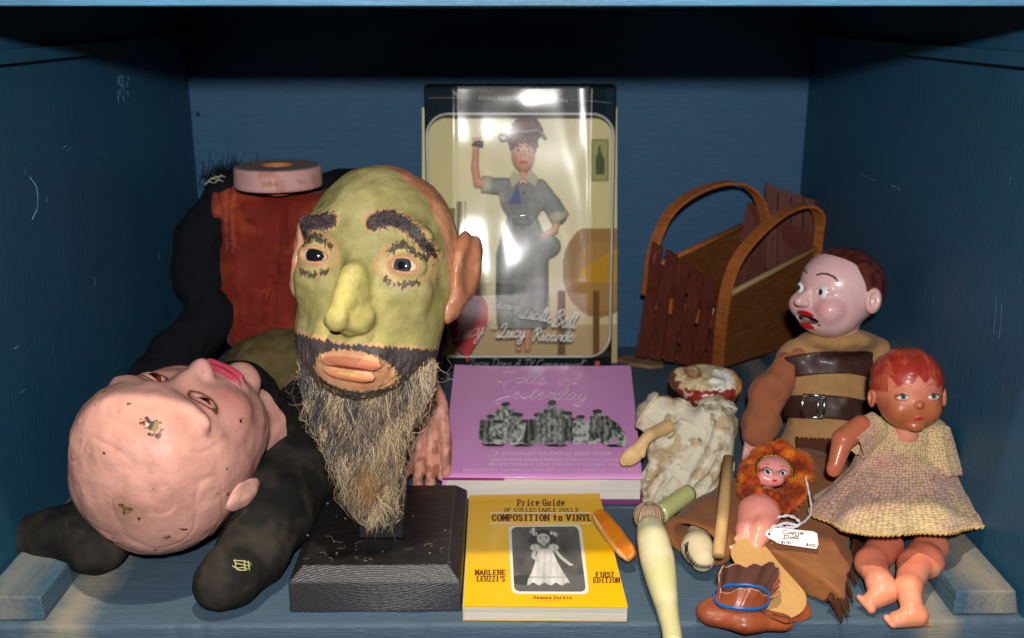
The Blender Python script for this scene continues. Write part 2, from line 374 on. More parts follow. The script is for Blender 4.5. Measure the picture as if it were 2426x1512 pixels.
V = [(x0, y0, 0.0006), (x1, y0, .0006), (x1, yb, .0006), (x0, yb, .0006), (x0, y0, zt-bv), (x1, y0, zt-bv), (x1, yb, zt-bv), (x0, yb, zt-bv),
     (x0+bv, y0+bv, zt), (x1-bv, y0+bv, zt), (x1-bv, yb-bv, zt), (x0+bv, yb-bv, zt)]
F = [(3, 2, 1, 0), (0, 1, 5, 4), (1, 2, 6, 5), (2, 3, 7, 6), (3, 0, 4, 7), (4, 5, 9, 8), (5, 6, 10, 9), (6, 7, 11, 10), (7, 4, 8, 11), (8, 9, 10, 11)]
o = obj('base', V, F, mblk, st, smooth=False, bevel=.0012); o.data.materials.append(ringwood())
for i in (1, 5): o.data.polygons[i].material_index = 1
p0, p1 = fl(851, 1276, zt), fl(957, 1276, zt)
obj('post', *box(p0[0], p1[0], p0[1], p0[1]+.042, zt+.0004, .27), mblk, st, smooth=False, bevel=.001)
# lint and small crumbs lying on the block
lint = []
for k in range(22):
    q = fl(random.uniform(720, 1070), random.uniform(1190, 1340), zt+.0005); s = random.uniform(.0003, .0008); lint.append(box(q[0]-s, q[0]+s, q[1]-s, q[1]+s, q[2], q[2]+s))
for k in range(16):
    c = (random.uniform(730, 1060), random.uniform(1260, 1335)); a0 = random.uniform(0, 6); l = random.uniform(6, 26)
    P = spline([fl(c[0]+l*t*math.cos(a0+t*1.6), c[1]+l*t*math.sin(a0+t*1.6)*.5, zt+.0006+.001*t*(1-t)) for t in (0, .3, .6, 1)], 8); lint.append(tube(P, .00016, 3))
lo = obj('lint', *merge(lint), mat('pale_lint', (.22, .19, .15), .8), None, smooth=False); tag(lo, 'pale crumbs and fallen bristles scattered on the black wooden block', 'lint'); lo['kind'] = 'stuff'
# ================================================================ green bearded head
hd = frame_at(893, 679, .885, 287, Z=(.105, .98, .08), F=(-.145, .03, .97))
def f_head(p):
    q = p.copy(); q[:, 0] *= 1
    s = ell(q, (0, .02, .30), (.635, .70, .70)); j = ell(q, (0, -.08, -.34), (.60, .54, .62)); s = smin(s, j, .28)
    s = smin(s, ell(q, (0, -.38, -.58), (.36, .28, .30)), .15)
    for sd in (-1, 1):
        s = smin(s, ell(q, (sd*.38, -.42, -.02), (.16, .12, .2)), .16)                    # cheekbone
        s = smin(s, ell(q, (sd*.32, -.50, .42), (.22, .09, .08)), .14)                    # brow ridge
        s = smax(s, -ell(q, (sd*.36, -.74, .16), (.17, .13, .135)), .14)                  # socket
        e = ell(q, (sd*.355, -.50, .17), (.165, .125, .125)); s = smin(s, e, .03)         # lids
        s = smax(s, -ell(q, (sd*.355, -.64, .165), (.120, .12, .055)), .015)               # eye opening
        s = smax(s, -ell(q, (sd*.46, -.64, -.36), (.12, .13, .22)), .16)                  # hollow cheek
    n = cap(q, (0, -.55, .32), (-.01, -.93, -.27), .045, .085); n = smin(n, sph(q, (-.01, -.92, -.31), .096), .05)
    n = smin(n, ell(q, (.07, -.76, -.325), (.11, .10, .07)), .10); n = smin(n, ell(q, (-.10, -.79, -.32), (.055, .11, .055)), .05)
    n = smin(n, ell(q, (.03, -.65, -.14), (.125, .21, .30)), .10); n = smin(n, ell(q, (.08, -.66, -.27), (.13, .15, .10)), .07)
    s = smin(s, n, .07)
    for sd in (-1, 1): s = smax(s, -ell(q, (sd*.085, -.86, -.425), (.045, .07, .04)), .03)
    s = smin(s, ell(q, (0, -.58, -.50), (.30, .10, .10)), .08)                            # moustache
    s = smin(s, ell(q, (.07, -.655, -.615), (.22, .022, .026)), .05)                       # upper lip
    s = smin(s, ell(q, (.07, -.65, -.72), (.19, .024, .032)), .05)                        # lower lip
    s = smax(s, -ell(q, (.07, -.75, -.662), (.24, .08, .013)), .02)
    w1 = fbm(q, 3.1, 3, 5)*.015+fbm(q, 11, 3, 9)*.0035
    bz = sstep(-q[:, 2], .48, .62); mo = sstep(np.hypot(q[:, 0]/.34, (q[:, 2]+.68)/.17), .8, 1.1)
    w1 = w1+bz*mo*(np.abs(vn(q*A(1, 1, .35), 26, 3))*.022-.008)
    for br in BR: d, t = pdist(q[:, 0], q[:, 2], br); w1 = w1+(q[:, 1] < 0)*(1-sstep(d, .03, .09))*(.006+.012*np.abs(vn(q*A(.5, 1, 1), 40, 4)))
    return s-w1
BR = [[(-.55, .35), (-.45, .41), (-.25, .44)], [(.11, .47), (.20, .515), (.32, .49), (.44, .41), (.53, .29)]]
V, F = snet(f_head, (-.8, -1.12, -1.15), (.8, .85, 1.08), .028, sub=2)
def c_head(p):
    x, y, z = p.T; n1 = fbm(p, 5, 3, 2); n2 = fbm(p*A(1, 1, .45), 62, 2, 6)*1.2; n3 = fbm(p, 110, 2, 8)
    C = np.tile(A(*lin(158, 149, 94)), (len(p), 1)); C = mixc(C, lin(188, 177, 120), sstep(n1, -.1, .7)*.7)
    C = mixc(C, lin(188, 174, 100), np.exp(-((x/.2)**2+((z+.2)/.3)**2))*(y < -.5)*.8)
    C = mixc(C, lin(140, 136, 70), sstep(fbm(p, 9, 4, 21), .3, .9)*.35)
    pink = sstep(y*.9+z*.55+np.maximum(x, 0)*.55+n1*.04, .30, .325)
    pk = mixc(np.tile(A(*lin(186, 128, 90)), (len(p), 1)), lin(215, 152, 114), sstep(n1, -.3, .5)); C = C*(1-pink[:, None])+pk*pink[:, None]
    or_ = A(*lin(216, 158, 116)); dk = A(*lin(50, 48, 52))
    dm = np.full(len(p), 9.)
    for i, br in enumerate(BR):
        d, t = pdist(x, z, br); wd = (.068+.0*t) if i == 0 else .076*(1-.60*t**1.4); dm = np.minimum(dm, np.where(y < .1, d-wd, 9))
    def fringe(d, soft, hz=0):
        nonlocal C
        C = mixc(C, or_, sstep(-(d-.022-n1*.015-n2*.010), 0, .014)*.6); C = mixc(C, dk, sstep(-(d+n2*.014+n3*.010), 0, .012)*.94)
    fringe(dm, .02)
    C = mixc(C, lin(120, 96, 92), (dm < -.01)*sstep(n3, .15, .5)*.55)
    for sd in (-1, 1):                                            # pink round the eyes, painted lashes
        e = np.hypot((x-sd*.355)/.21, (z-.165)/.17); C = mixc(C, lin(210, 158, 112), (y < -.3)*sstep(-(e+n1*.15), -1.12, -.9)*.65)
        C = mixc(C, lin(196, 182, 120), (y < -.3)*sstep(-(e), -.92, -.8)*.7)
        C = mixc(C, lin(205, 140, 110), (y < -.3)*sstep(-np.hypot((x-sd*.355)/.135, (z-.165)/.085), -1.1, -.9)*.7)
        d, t = pdist(x, z, [(sd*.355-.12, .26), (sd*.355-.02, .325), (sd*.355+.13, .25)]); C = mixc(C, dk, (y < -.3)*sstep(-(d-.031+n2*.022+n3*.014), 0, .012)*.88)
        d, t = pdist(x, z, [(sd*.355-.10, .045), (sd*.355, .015), (sd*.355+.11, .05)]); C = mixc(C, dk, (y < -.3)*sstep(-(d-.028+n2*.024+n3*.014), 0, .012)*.88)
    bd = -.475-z+.05*np.abs(x)-.0*n1; bd = bd-.07*sstep(np.abs(x), .25, .6)*0
    mth = np.hypot((x-.07)/.30, (z+.68)/.155)*.2-.2
    md = np.maximum(-bd, np.where(y < 0, -mth-.0, -9.)); md = np.where(y > .35, .5, md); fringe(md, .03)
    C = mixc(C, lin(84, 82, 92), (md < -.02)*sstep(n3+n1*.3, .1, .5)*.6)
    C = mixc(C, lin(150, 120, 84), (md < -.04)*sstep(vn(p*A(1, 1, .2), 60, 33), .25, .5)*(z < -.60)*.8)
    C = mixc(C, lin(208, 152, 112), (mth < -.005)*(y < 0)*(z < -.5)*1.0)
    up = sstep(-np.hypot((x-.07)/.25, (z+.615)/.042), -1.05, -.85)*(y < 0); C = mixc(C, lin(186, 108, 82), up*.85)
    lo_ = sstep(-np.hypot((x-.07)/.21, (z+.73)/.05), -1.05, -.8)*(y < 0); C = mixc(C, lin(196, 116, 74), lo_*.6)
    C = mixc(C, lin(206, 180, 110), sstep(-np.hypot((x-.05)/.11, (z+.705)/.02), -1, -.3)*(y < 0)*.8)
    C = mixc(C, lin(120, 44, 30), sstep(-np.hypot((x-.07)/.22, (z+.66)/.012), -1.2, -.7)*(y < 0))
    C = mixc(C, (.02, .018, .015), sstep(vn(p, 24, 51), .93, .96)*(z > -.4)); C = mixc(C, lin(120, 112, 60), sstep(n3, .55, .7)*.3*(z > -.4))
    return C
mpaint = mat('lumpy_old_paint', None, .55, .24, bump=.0005, bscale=55, fine=.00010, noise=.14, nscale=70, rvar=.12)
gh = thing('painted_head', hd.w((0, 0, -.9))[0], 'green painted papier mache head with black brows and bristly beard, on the black post stand', 'head')
obj('face', hd.w(V), F, mpaint, gh, col=c_head(V))
def f_ear(sd):
    M = np.array([[1, 0, 0], [0, 1, 0], [0, 0, 1.]])
    def f(p):
        c = (sd*(.665 if sd > 0 else .70), .10, .18); d = ell(p, c, (.10, .20, .36)); d = smin(d, ell(p, (sd*.74, .20, .26), (.07, .16, .26)), .05)
        d = smin(d, ell(p, (sd*.62, .02, -.12), (.06, .11, .12)), .06)
        d = smax(d, -ell(p, (sd*.79, -.02, .22), (.06, .13, .22)), .07)
        return d-fbm(p, 7, 3, 4)*.008
    return f
mear = mat('pink_ear_paint', None, .42, .35, bump=.0004, bscale=60, noise=.12, nscale=60, coat=.1)
def c_ear(p):
    n = fbm(p, 6, 3, 3); C = np.tile(A(*lin(200, 142, 110)), (len(p), 1)); C = mixc(C, lin(170, 104, 72), sstep(n, 0, .6)*.7)
    C = mixc(C, lin(160, 150, 80), sstep(-p[:, 2]+n*.1, .10, .2)*.9*(p[:, 0] < 0)); C = mixc(C, (.03, .02, .03), sstep(vn(p, 16, 7), .86, .9)); return C
for sd in (-1, 1):
    V, F = snet(f_ear(sd), (min(sd*.5, sd*.9), -.25, -.4), (max(sd*.5, sd*.9), .45, .65), .022, sub=1); obj('ear', hd.w(V), F, mear, gh, col=c_ear(V))
def eyeball(fr, parent, c, r, look, iris, pup, icol, wcol=(.75, .72, .66), pcol=(.01, .01, .012), m=None, name='eye', ring=None, squash=(1, 1, 1)):
    P, F, _ = grid(lambda u, v: np.stack([np.sin(v*math.pi)*np.cos(u*2*math.pi), -np.cos(v*math.pi), np.sin(v*math.pi)*np.sin(u*2*math.pi)], 1), 48, 48, True)
    a = np.arccos(np.clip(P @ nrm(look), -1, 1)); C = np.tile(A(*wcol), (len(P), 1)); C = mixc(C, icol, a < iris)
    if ring is not None: C = mixc(C, ring, (a < iris)*(a > iris*.86))
    C = mixc(C, pcol, a < pup)
    return obj(name, fr.w(P*A(*squash)*r+A(*c)), F, m or meye, parent, col=C)
meye = mat('glass_eye', None, .08, .6, coat=.6)
eyeball(hd, gh, (-.355, -.49, .165), .125, (.05, -1, .0), .62, .3, (.012, .012, .014), (.62, .60, .48), ring=(.03, .03, .035))
eyeball(hd, gh, (.355, -.49, .165), .125, (-.06, -1, .0), .60, .26, (.05, .055, .065), (.66, .62, .46), ring=(.02, .02, .03))
# beard: a dark matted core and loose bristles, hanging straight down from the chin
bf = frame_at(872, 900, .835, 1)
BO = [(905, 697, 1043, 55), (960, 706, 1030, 62), (1010, 724, 1005, 66), (1060, 752, 985, 62), (1100, 768, 966, 56), (1150, 782, 950, 46), (1200, 802, 938, 34), (1240, 842, 930, 22), (1262, 876, 912, 8)]
BO = np.array(BO, float); BO[:, 1] += np.interp(BO[:, 0], [905, 1000, 1100, 1262], [4, 16, 12, 6]); BO[6:, 1:3] += A(0, 0)+np.array([[-4, 8], [-18, 10], [-24, 12]]); BO[:, 2] -= np.interp(BO[:, 0], [905, 1000, 1100, 1262], [6, 22, 14, 4])
def brow(y):
    l = np.interp(y, BO[:, 0], BO[:, 1]); r = np.interp(y, BO[:, 0], BO[:, 2]); d = np.interp(y, BO[:, 0], BO[:, 3]); return (l+r)/2-872, (r-l)/2, d
def f_core(p):
    y = 900-p[:, 2]; c, h, d = brow(y); h = h*.86; d = d*.8; v0 = (y-900)*.24+10
    k = np.hypot((p[:, 0]-c)/np.maximum(h, 4), (p[:, 1]-v0)/np.maximum(d, 4)); s = (k-1)*np.minimum(h, d)
    s = smax(s, -(y-905), 14); s = smax(s, y-1240, 10); return s-fbm(p*A(1, 1, .4), .05, 3, 3)*9-np.abs(vn(p*A(1, 1, .12), .16, 4))*6
V, F = snet(f_core, (-190, -60, -350), (180, 210, -10), 6, sub=1, it=1)
def c_core(p):
    n = vn(p*A(1, 1, .10), .35, 2); C = np.tile(A(.028, .026, .028), (len(p), 1)); C = mixc(C, (.22, .15, .08), sstep(n, 0, .7)*.7); return mixc(C, (.06, .058, .065), sstep(vn(p*A(1, 1, .2), .1, 8), .1, .5)*.6)
bdm = obj('beard', bf.w(V), F, mat('matted_beard', None, .7, .3, bump=.0012, bscale=260, stretch=(1, 1, .15)), gh, col=c_core(V))
def strands(n, seed):
    R = np.random.default_rng(seed); Vs, Fs, Cs = [], [], []; base = 0; ns = 3; K = 7
    CL = [(850+382*R.random()**1.15, R.uniform(-1.95, 1.95), R.uniform(.86, 1.02), R.uniform(40, 115), R.normal(0, .2), R.normal(-.08, .12), R.uniform(0, 6), R.random()) for _ in range(330)]
    for i in range(n):
        g = CL[R.integers(len(CL))]; a = g[1]+R.normal(0, .11); y0 = max(g[0], 952-105*min(1, abs(math.sin(a)))**1.6)+R.normal(0, 7); c, h, d = brow(y0); rr = g[2]*R.uniform(.93, 1.03)
        x = c+h*rr*math.sin(a); v = (y0-900)*.24+10-d*rr*math.cos(a); L = g[3]*R.uniform(.6, 1.15)*(1-.35*(y0 > 1150)); wild = R.random() < .08
        cv = R.normal(0, .5 if wild else .16); ph = g[6]; pts = []
        px, pv, py = x, v, y0; th = -x*.0012+g[4]+R.normal(0, .5 if wild else .15); ov = g[5]+R.normal(0, .05)
        if y0 > 1170: th += R.normal(0, .45)
        for k in range(K):
            pts.append((px, pv, 900-py)); st_ = L/(K-1)*(1.25 if wild else 1); px += math.sin(th)*st_; py += math.cos(th)*st_; pv += (.22+ov)*st_
            th += cv*.45+.26*math.sin(ph+k*1.3); c2, h2, d2 = brow(py)
            if abs(px-c2) > h2*.97: px = c2+math.copysign(h2*(1.12 if wild else .95), px-c2)*1.0 if not wild or abs(px-c2) > h2*1.25 else px
        r = R.uniform(.5, 1.2)*(.8 if wild else 1); P = bf.w(np.array(pts)); rad = np.linspace(r, r*.35, K)*bf.k
        V, F = tube(P, rad, ns, False); Vs.append(V); Fs.append(np.array(F)+base); base += len(V)
        t = np.clip(g[7]+R.normal(0, .13), 0, 1); band = .5+.5*float(vn(np.array([[x, y0*.45, 0.]]), .028, 61)[0])*1.6
        if t < .04+.48*band: col = A(.80, .60, .36)*R.uniform(.5, 1.25)
        elif t < .22+.55*band: col = A(.42, .29, .16)*R.uniform(.5, 1.3)
        elif t < .95: col = A(.075, .072, .08)*R.uniform(.4, 1.5)
        else: col = A(.62, .52, .38)
        if 840 < x+872 < 900 and 1080 < y0 < 1180 and R.random() < .6: col = A(.50, .26, .08)*R.uniform(.6, 1.1)
        Cs.append(np.tile(col, (len(V), 1)))
    return np.concatenate(Vs), np.concatenate(Fs), np.concatenate(Cs)
V, F, C = strands(8500, 5)
obj('bristles', V, F, mat('straw_bristle', None, .5, .4), bdm, col=C)
# short bristles stuck into the brows
mbh = mat('brow_bristle', None, .45, .4)
for br, wd in zip(BR, (.055, .06)):
    Vs, Fs, Cs, nb = [], [], [], 0
    for k in range(330):
        t = random.random(); q = np.array(br); s = t*(len(br)-1); i = min(int(s), len(br)-2); c = q[i]+(q[i+1]-q[i])*(s-i); d = nrm(np.append(q[i+1]-q[i], 0))[:2]
        w_ = wd*(1-.6*t**1.6 if br is BR[1] else 1); c = c+A(-d[1], d[0])*random.uniform(-w_, w_); y = -.9
        P0 = np.array([[c[0], y, c[1]]])
        for _ in range(9): P0[:, 1] += f_head(P0)*.9
        a = math.atan2(d[1], d[0])+random.gauss(0, .7); l = random.uniform(.03, .075); P1 = P0+A(math.cos(a)*l, -.008, math.sin(a)*l)
        for _ in range(3): P1[:, 1] += f_head(P1)*.8
        mid = (P0+P1)/2+A(0, -.014, 0); P1 = P1+A(0, -.006, 0); P0 = P0+A(0, .004, 0)
        V, F = tube(hd.w(np.vstack([P0, mid, P1])), np.array([1., .9, .4])*.0020*hd.k, 3, False); Vs.append(V); Fs.append(np.array(F)+nb); nb += len(V)
        Cs.append(np.tile(A(*random.choice([(.02, .018, .025), (.03, .026, .035), (.06, .05, .07), (.16, .10, .08)])), (len(V), 1)))
    obj('brow_hair', np.concatenate(Vs), np.concatenate(Fs), mbh, gh, col=np.concatenate(Cs))
# ================================================================ pink head lying on its back
pf = frame_at(410, 1072, .880, 240, Z=(-.50, -.30, .83), F=(.18, .92, .36))
def f_pink(p):
    s = ell(p, (0, .06, .18), (.83, .88, .80)); s = smin(s, ell(p, (0, -.12, -.42), (.62, .60, .62)), .3)
    s = smin(s, ell(p, (0, -.22, .46), (.66, .56, .40)), .2)
    for sd in (-1, 1):
        s = smin(s, ell(p, (sd*.40, -.48, -.28), (.20, .16, .20)), .16)
        s = smax(s, -ell(p, (sd*.33, -.86, .03), (.22, .16, .15)), .14)
        s = smin(s, ell(p, (sd*.33, -.60, .02), (.18, .14, .12)), .04)
        s = smax(s, -ell(p, (sd*.33, -.77, .0), (.145, .13, .036)), .02)
        s = smin(s, ell(p, (sd*.34, -.62, .22), (.28, .12, .08)), .12)
        d, t = None, None
    s = smin(s, cap(p, (0, -.66, .10), (0, -.86, -.30), .05, .085), .14); s = smin(s, ell(p, (0, -.77, -.30), (.14, .14, .085)), .08)
    for sd in (-1, 1): s = smax(s, -ell(p, (sd*.07, -.90, -.385), (.035, .06, .03)), .02)
    s = smin(s, ell(p, (0, -.60, -.62), (.30, .12, .12)), .1); s = smin(s, ell(p, (0, -.52, -.92), (.20, .17, .14)), .12)
    for z0, hh in ((-.565, .035), (-.655, .045)): s = smin(s, ell(p, (0, -.70, z0), (.27, .07, hh)), .03)
    s = smax(s, -cap(p, (-.30, -.78, -.66), (-.2, -.9, -.42), .02), .06)
    s = smin(s, cap(p, (0, .05, -.7), (0, .12, -1.25), .36, .40), .12); s = smax(s, -(p[:, 2]+1.24), .03)
    w1 = fbm(p, 2.2, 3, 5)*.020+fbm(p, 8, 3, 9)*.003; d = np.abs(vn(p*A(.7, 1, 1), 3.2, 31)); w1 = w1-.006*np.exp(-(d/.10)**2)*sstep(p[:, 2], -.1, .2)
    return s-w1
V, F = snet(f_pink, (-1.0, -1.2, -1.35), (1.0, 1.1, 1.12), .04, sub=2)
def c_pink(p):
    x, y, z = p.T; n1 = fbm(p, 3, 3, 2); n3 = fbm(p, 22, 4, 8); C = np.tile(A(*lin(214, 158, 144)), (len(p), 1))
    C = mixc(C, lin(200, 142, 128), sstep(n1, -.1, .8)*.6); C = mixc(C, lin(222, 128, 122), np.exp(-(((np.abs(x)-.46)/.2)**2+((z+.30)/.2)**2))*(y < 0)*.55)
    C = mixc(C, lin(170, 126, 100), sstep(fbm(p, 6, 5, 40), .45, .9)*.35)
    C = mixc(C, lin(196, 72, 92), (y < 0)*((np.hypot(x/.30, (z+.555)/.045) < 1)|(np.hypot(x/.29, (z+.66)/.055) < 1)))
    C = mixc(C, lin(120, 30, 40), (y < 0)*(np.hypot(x/.26, (z+.608)/.012) < 1))
    cd = lin(70, 26, 16)
    C = mixc(C, cd, sstep(vn(p, 13, 77)+.12*n3, .90, .93)); C = mixc(C, cd, sstep(vn(p*A(1, 1, .4), 7, 78)+.15*n3, .93, .95))
    def patch(c, r, el=(1, 1, 1), deep=True):
        nonlocal C
        d = ln((p-np.array(c))/np.array(el)/r)+n3*.55; C = mixc(C, cd, sstep(-d, -1.0, -.93)); C = mixc(C, lin(236, 196, 176), sstep(-d, -.92, -.86)*(n3 > 0)); C = mixc(C, lin(140, 116, 74), sstep(-d, -.80, -.74)); C = mixc(C, lin(66, 56, 60), sstep(-d, -.74, -.70)*(vn(p, 30, 12) > .15))
    for q, r in PATCH: patch(q, r, (1.5, 1, .8))
    C = mixc(C, lin(110, 78, 42), np.exp(-(ln(p-np.array(PATCH[1][0])-A(0, .05, 0))/.16)**2)*.5)
    rim = np.hypot((np.abs(x)-.33)/.165, (z)/.085); C = mixc(C, lin(96, 44, 30), (y < -.3)*sstep(-np.abs(rim-1.0)+.04*n3, -.13, -.06)*.9)
    return C
def pick(fr, f, px, py):
    """local point where the camera's line through a picture point meets the surface"""
    o = (CAM-fr.o)@fr.M/fr.k; d = nrm(ray(px, py)@fr.M); t = ln(o[None])[0]-1.6; P = o[None]+d*t
    for _ in range(70): P = P+d*f(P)*.6
    return P[0]
PATCH = [(pick(pf, f_pink, 362, 1012), .072), (pick(pf, f_pink, 298, 1205), .05), (pick(pf, f_pink, 396, 1272), .028), (pick(pf, f_pink, 305, 958), .018), (pick(pf, f_pink, 537, 1108), .022), (pick(pf, f_pink, 560, 1020), .014)]
ph = thing('puppet_head', fl(405, 1318), 'big bald pink head with chipped paint lying on its back by the left wall', 'head')
mpk = mat('chipped_pink_paint', None, .5, .32, bump=.0009, bscale=45, fine=.0002, noise=.07, nscale=60, rvar=.08)
obj('face', pf.w(V), F, mpk, ph, col=c_pink(V))
def f_pear(sd):
    def f(p):
        d = ell(p, (sd*.78, .18, -.16), (.05, .13, .25)); d = smin(d, ell(p, (sd*.81, .22, -.12), (.04, .11, .20)), .05)
        d = smax(d, -ell(p, (sd*.88, .08, -.14), (.06, .10, .18)), .05); return d-fbm(p, 5, 3, 4)*.012
    return f
for sd in (-1, 1):
    V, F = snet(f_pear(sd), (min(sd*.65, sd*1.1), -.2, -.56), (max(sd*.65, sd*1.1), .5, .3), .03, sub=1); C = np.tile(A(*lin(216, 162, 148)), (len(V), 1)); obj('ear', pf.w(V), F, mpk, ph, col=C)
for sd in (-1, 1): eyeball(pf, ph, (sd*.33, -.605, .0), .132, (-.15, -1, .12), .80, .3, lin(120, 50, 26), (.85, .82, .8), ring=lin(70, 24, 14))
# ================================================================ headless figure sitting against the back wall
Yt = 1.30
tf = frame_at(660, 640, Yt, 1)
L = lambda x, y, d=0: (x-660, d, 640-y)
fig = thing('headless_figure', dp(640, 850, 1.28), 'headless stuffed figure with a rust red shirt and a wooden neck ring, back left corner', 'mannequin')
def f_shirt(p):
    s = rbox(p, L(740, 660, 60), (232, 85, 225), 70)
    taper = (p[:, 2]+200)*-.12; q = p.copy(); q[:, 0] = q[:, 0]-80-np.sign(q[:, 0]-80)*0
    q[:, 0] = q[:, 0]*(1+.00075*(-p[:, 2]+150)); q[:, 0] += 80
    s = rbox(q, L(740, 650, 60), (255, 85, 205), 75)
    s = smin(s, ell(p, L(530, 480, 40), (60, 60, 45)), 30)
    return s-fbm(p, .011, 3, 3)*13-8*np.exp(-(vn(p*A(1, 1, .6), .018, 14)/.12)**2)
V, F = snet(f_shirt, (-260, -80, -260), (400, 180, 250), 15, sub=1)
n = fbm(V, .02, 3, 8); C = mixc(np.tile(A(*lin(124, 30, 18)), (len(V), 1)), lin(152, 60, 28), sstep(n, -.2, .7)); C = mixc(C, lin(200, 90, 70), np.exp(-((V[:, 0]+148)/26)**2-((V[:, 2]-130)/22)**2)*.5)
seam = np.minimum(np.abs(V[:, 0]+120), np.abs(V[:, 0]+100)); C = mixc(C, lin(190, 96, 60), (seam < 4)*(V[:, 2] > 40)*.5)
C = mixc(C, lin(90, 20, 12), (np.abs(V[:, 0]-6-.05*V[:, 2]) < 3)*.6)
obj('shirt', tf.w(V), F, mat('worn_velvet', None, .75, .25, bump=.0015, bscale=60, noise=.22, nscale=35, sheen=.1), fig, col=C)
# wooden neck ring with a bored hole
def ring(fr, c, R, r0, h, tilt=.0):
    prof = [(r0, -h*.5), (r0, h*.85), (r0+.03*R, h), (R*.95, h), (R, h*.9), (R*1.02, 0), (R*1.0, -h*.1)]
    def fn(u, v):
        k = v*(len(prof)-1); r = np.interp(k, range(len(prof)), [q[0] for q in prof]); z = np.interp(k, range(len(prof)), [q[1] for q in prof]); a = u*2*math.pi
        return np.stack([c[0]+r*np.cos(a), c[1]+r*np.sin(a), c[2]+z+r*np.cos(a)*tilt], 1)
    return grid(fn, 64, 40, True)
c0 = dp(660, 436, 1.31); R_ = 100*1.33/FPX
V, F, _ = ring(None, c0, R_, R_*.33, .024)
C = np.tile(A(*lin(216, 164, 160)), (len(V), 1)); r = np.hypot(V[:, 0]-c0[0], V[:, 1]-c0[1]); top = V[:, 2] > c0[2]+.0228
C = mixc(C, lin(150, 132, 120), top*1.0); C = mixc(C, lin(196, 120, 70), (r < R_*.36)); C = mixc(C, lin(190, 120, 90), sstep(fbm(V, 90, 3, 3), .5, .6)*(~top)*.6)
C = mixc(C, lin(190, 128, 90), sstep(-np.hypot((V[:, 0]-c0[0])/(R_*.55)-.1, (V[:, 1]-c0[1])/(R_*.40)), -1.05, -.9)*top*.8)
ringo = obj('neck_ring', V, F, mat('pink_painted_wood', None, .55, .3, bump=.0004, bscale=60, noise=.12, nscale=50), fig, col=C)
text('284', 'stamp', ringo, mat('brown_ink', lin(186, 128, 104), .7), dp(617, 442, 1.31-R_*1.03), A(1, 0, 0), A(0, .05, 1), .022, .006, bold=.04)
# dark sleeves
msl = mat('black_cloth', (.005, .007, .010), .9, .2, bump=.0012, bscale=90, noise=.35, nscale=60)
def f_arm1(p):
    s = chain(p, [L(525, 450, 40), L(470, 560, 40), L(468, 650, 20), L(502, 745, 10)], [46, 58, 58, 58], 30)
    s = smin(s, chain(p, [L(500, 755, 0), L(440, 830, -40), L(380, 930, -120)], [58, 60, 62], 20), 16); s = smin(s, ell(p, L(560, 430, 60), (60, 40, 40)), 20)
    return s-fbm(p, .02, 3, 3)*7-4*np.abs(vn(p, .05, 5))
V, F = snet(f_arm1, (-390, -220, -400), (0, 140, 270), 13, sub=1); obj('sleeve', tf.w(V), F, msl, fig)
def f_arm2(p):
    s = chain(p, [L(830, 445, 40), L(960, 560, 30), L(1010, 700, -40), L(1010, 800, -150), L(1010, 900, -330)], [48, 56, 56, 54, 46], 30); s = smin(s, ell(p, L(790, 430, 60), (60, 36, 40)), 20); return s-fbm(p, .02, 3, 13)*7
V, F = snet(f_arm2, (60, -420, -330), (440, 140, 270), 13, sub=1); obj('sleeve', tf.w(V), F, msl, fig)
# tuft of fluff at the shoulder
tu = []
for k in range(240):
    a = L(random.gauss(530, 26), random.gauss(420, 10), 20+random.uniform(-20, 30)); d = A(random.gauss(0, 10), random.gauss(0, 8), random.gauss(10, 10)); P = np.array([a, np.array(a)+d, np.array(a)+d*1.7+A(random.gauss(0, 6), 0, random.gauss(0, 6))]); tu.append(tube(tf.w(P), A(1, .8, .3)*1.3*tf.k, 3, False))
obj('fluff', *merge(tu), msl, fig)
tu = []
for x, y in ((500, 432), (508, 428), (515, 436), (492, 440), (520, 426)):
    P = np.array([L(x, y, -22), L(x+12, y-6, -30), L(x+22, y-2, -28)]); tu.append(tube(tf.w(P), A(1, 1, .4)*1.8*tf.k, 4, False))
obj('loose_thread', *merge(tu), mat('pale_thread', (.5, .45, .38), .8), fig)
# trousers: olive lap then dark stocking legs reaching the front
def f_lap(p): return ell(p, L(690, 880, 0), (165, 120, 100))-fbm(p, .015, 3, 3)*10
V, F = snet(f_lap, (-170, -140, -380), (230, 130, -100), 13, sub=1); obj('trousers', tf.w(V), F, mat('olive_trouser', lin(104, 88, 56), .85, .2, bump=.0015, bscale=70, noise=.35, nscale=45), fig)
msk = mat('charcoal_stocking', None, .9, .15, bump=.0006, bscale=500, noise=.28, nscale=55)
def c_sock(V):
    n = fbm(V, 45, 3, 6); C = mixc(np.tile(A(.015, .014, .013), (len(V), 1)), (.036, .031, .025), sstep(n, -.1, .8)); C = mixc(C, (.06, .048, .034), sstep(fbm(V, 20, 3, 9), .25, .8)*.6*(V[:, 1] < .92)); return mixc(C, (.4, .36, .3), sstep(vn(V, 420, 3), .95, .97)*.7)
Pl = [fl(760, 985, .07), fl(700, 1110, .05), fl(642, 1215, .042), fl(598, 1310, .030), fl(545, 1368, .026), fl(517, 1388, .0235)]
def f_leg1(p): return chain(p, Pl, [.050, .045, .040, .030, .025, .0205], .012)-fbm(p, 40, 3, 3)*.0016-.001*np.abs(vn(p, 90, 5))
V, F = snet(f_leg1, np.min(Pl, 0)-.06, np.max(Pl, 0)+.06, .006, sub=1); leg = obj('stocking_leg', V, F, msk, fig, col=c_sock(V))
Pm = [fl(560, 960, .08), fl(420, 1060, .06), fl(290, 1190, .045), fl(226, 1275, .031), fl(140, 1272, .027), fl(64, 1272, .0235)]
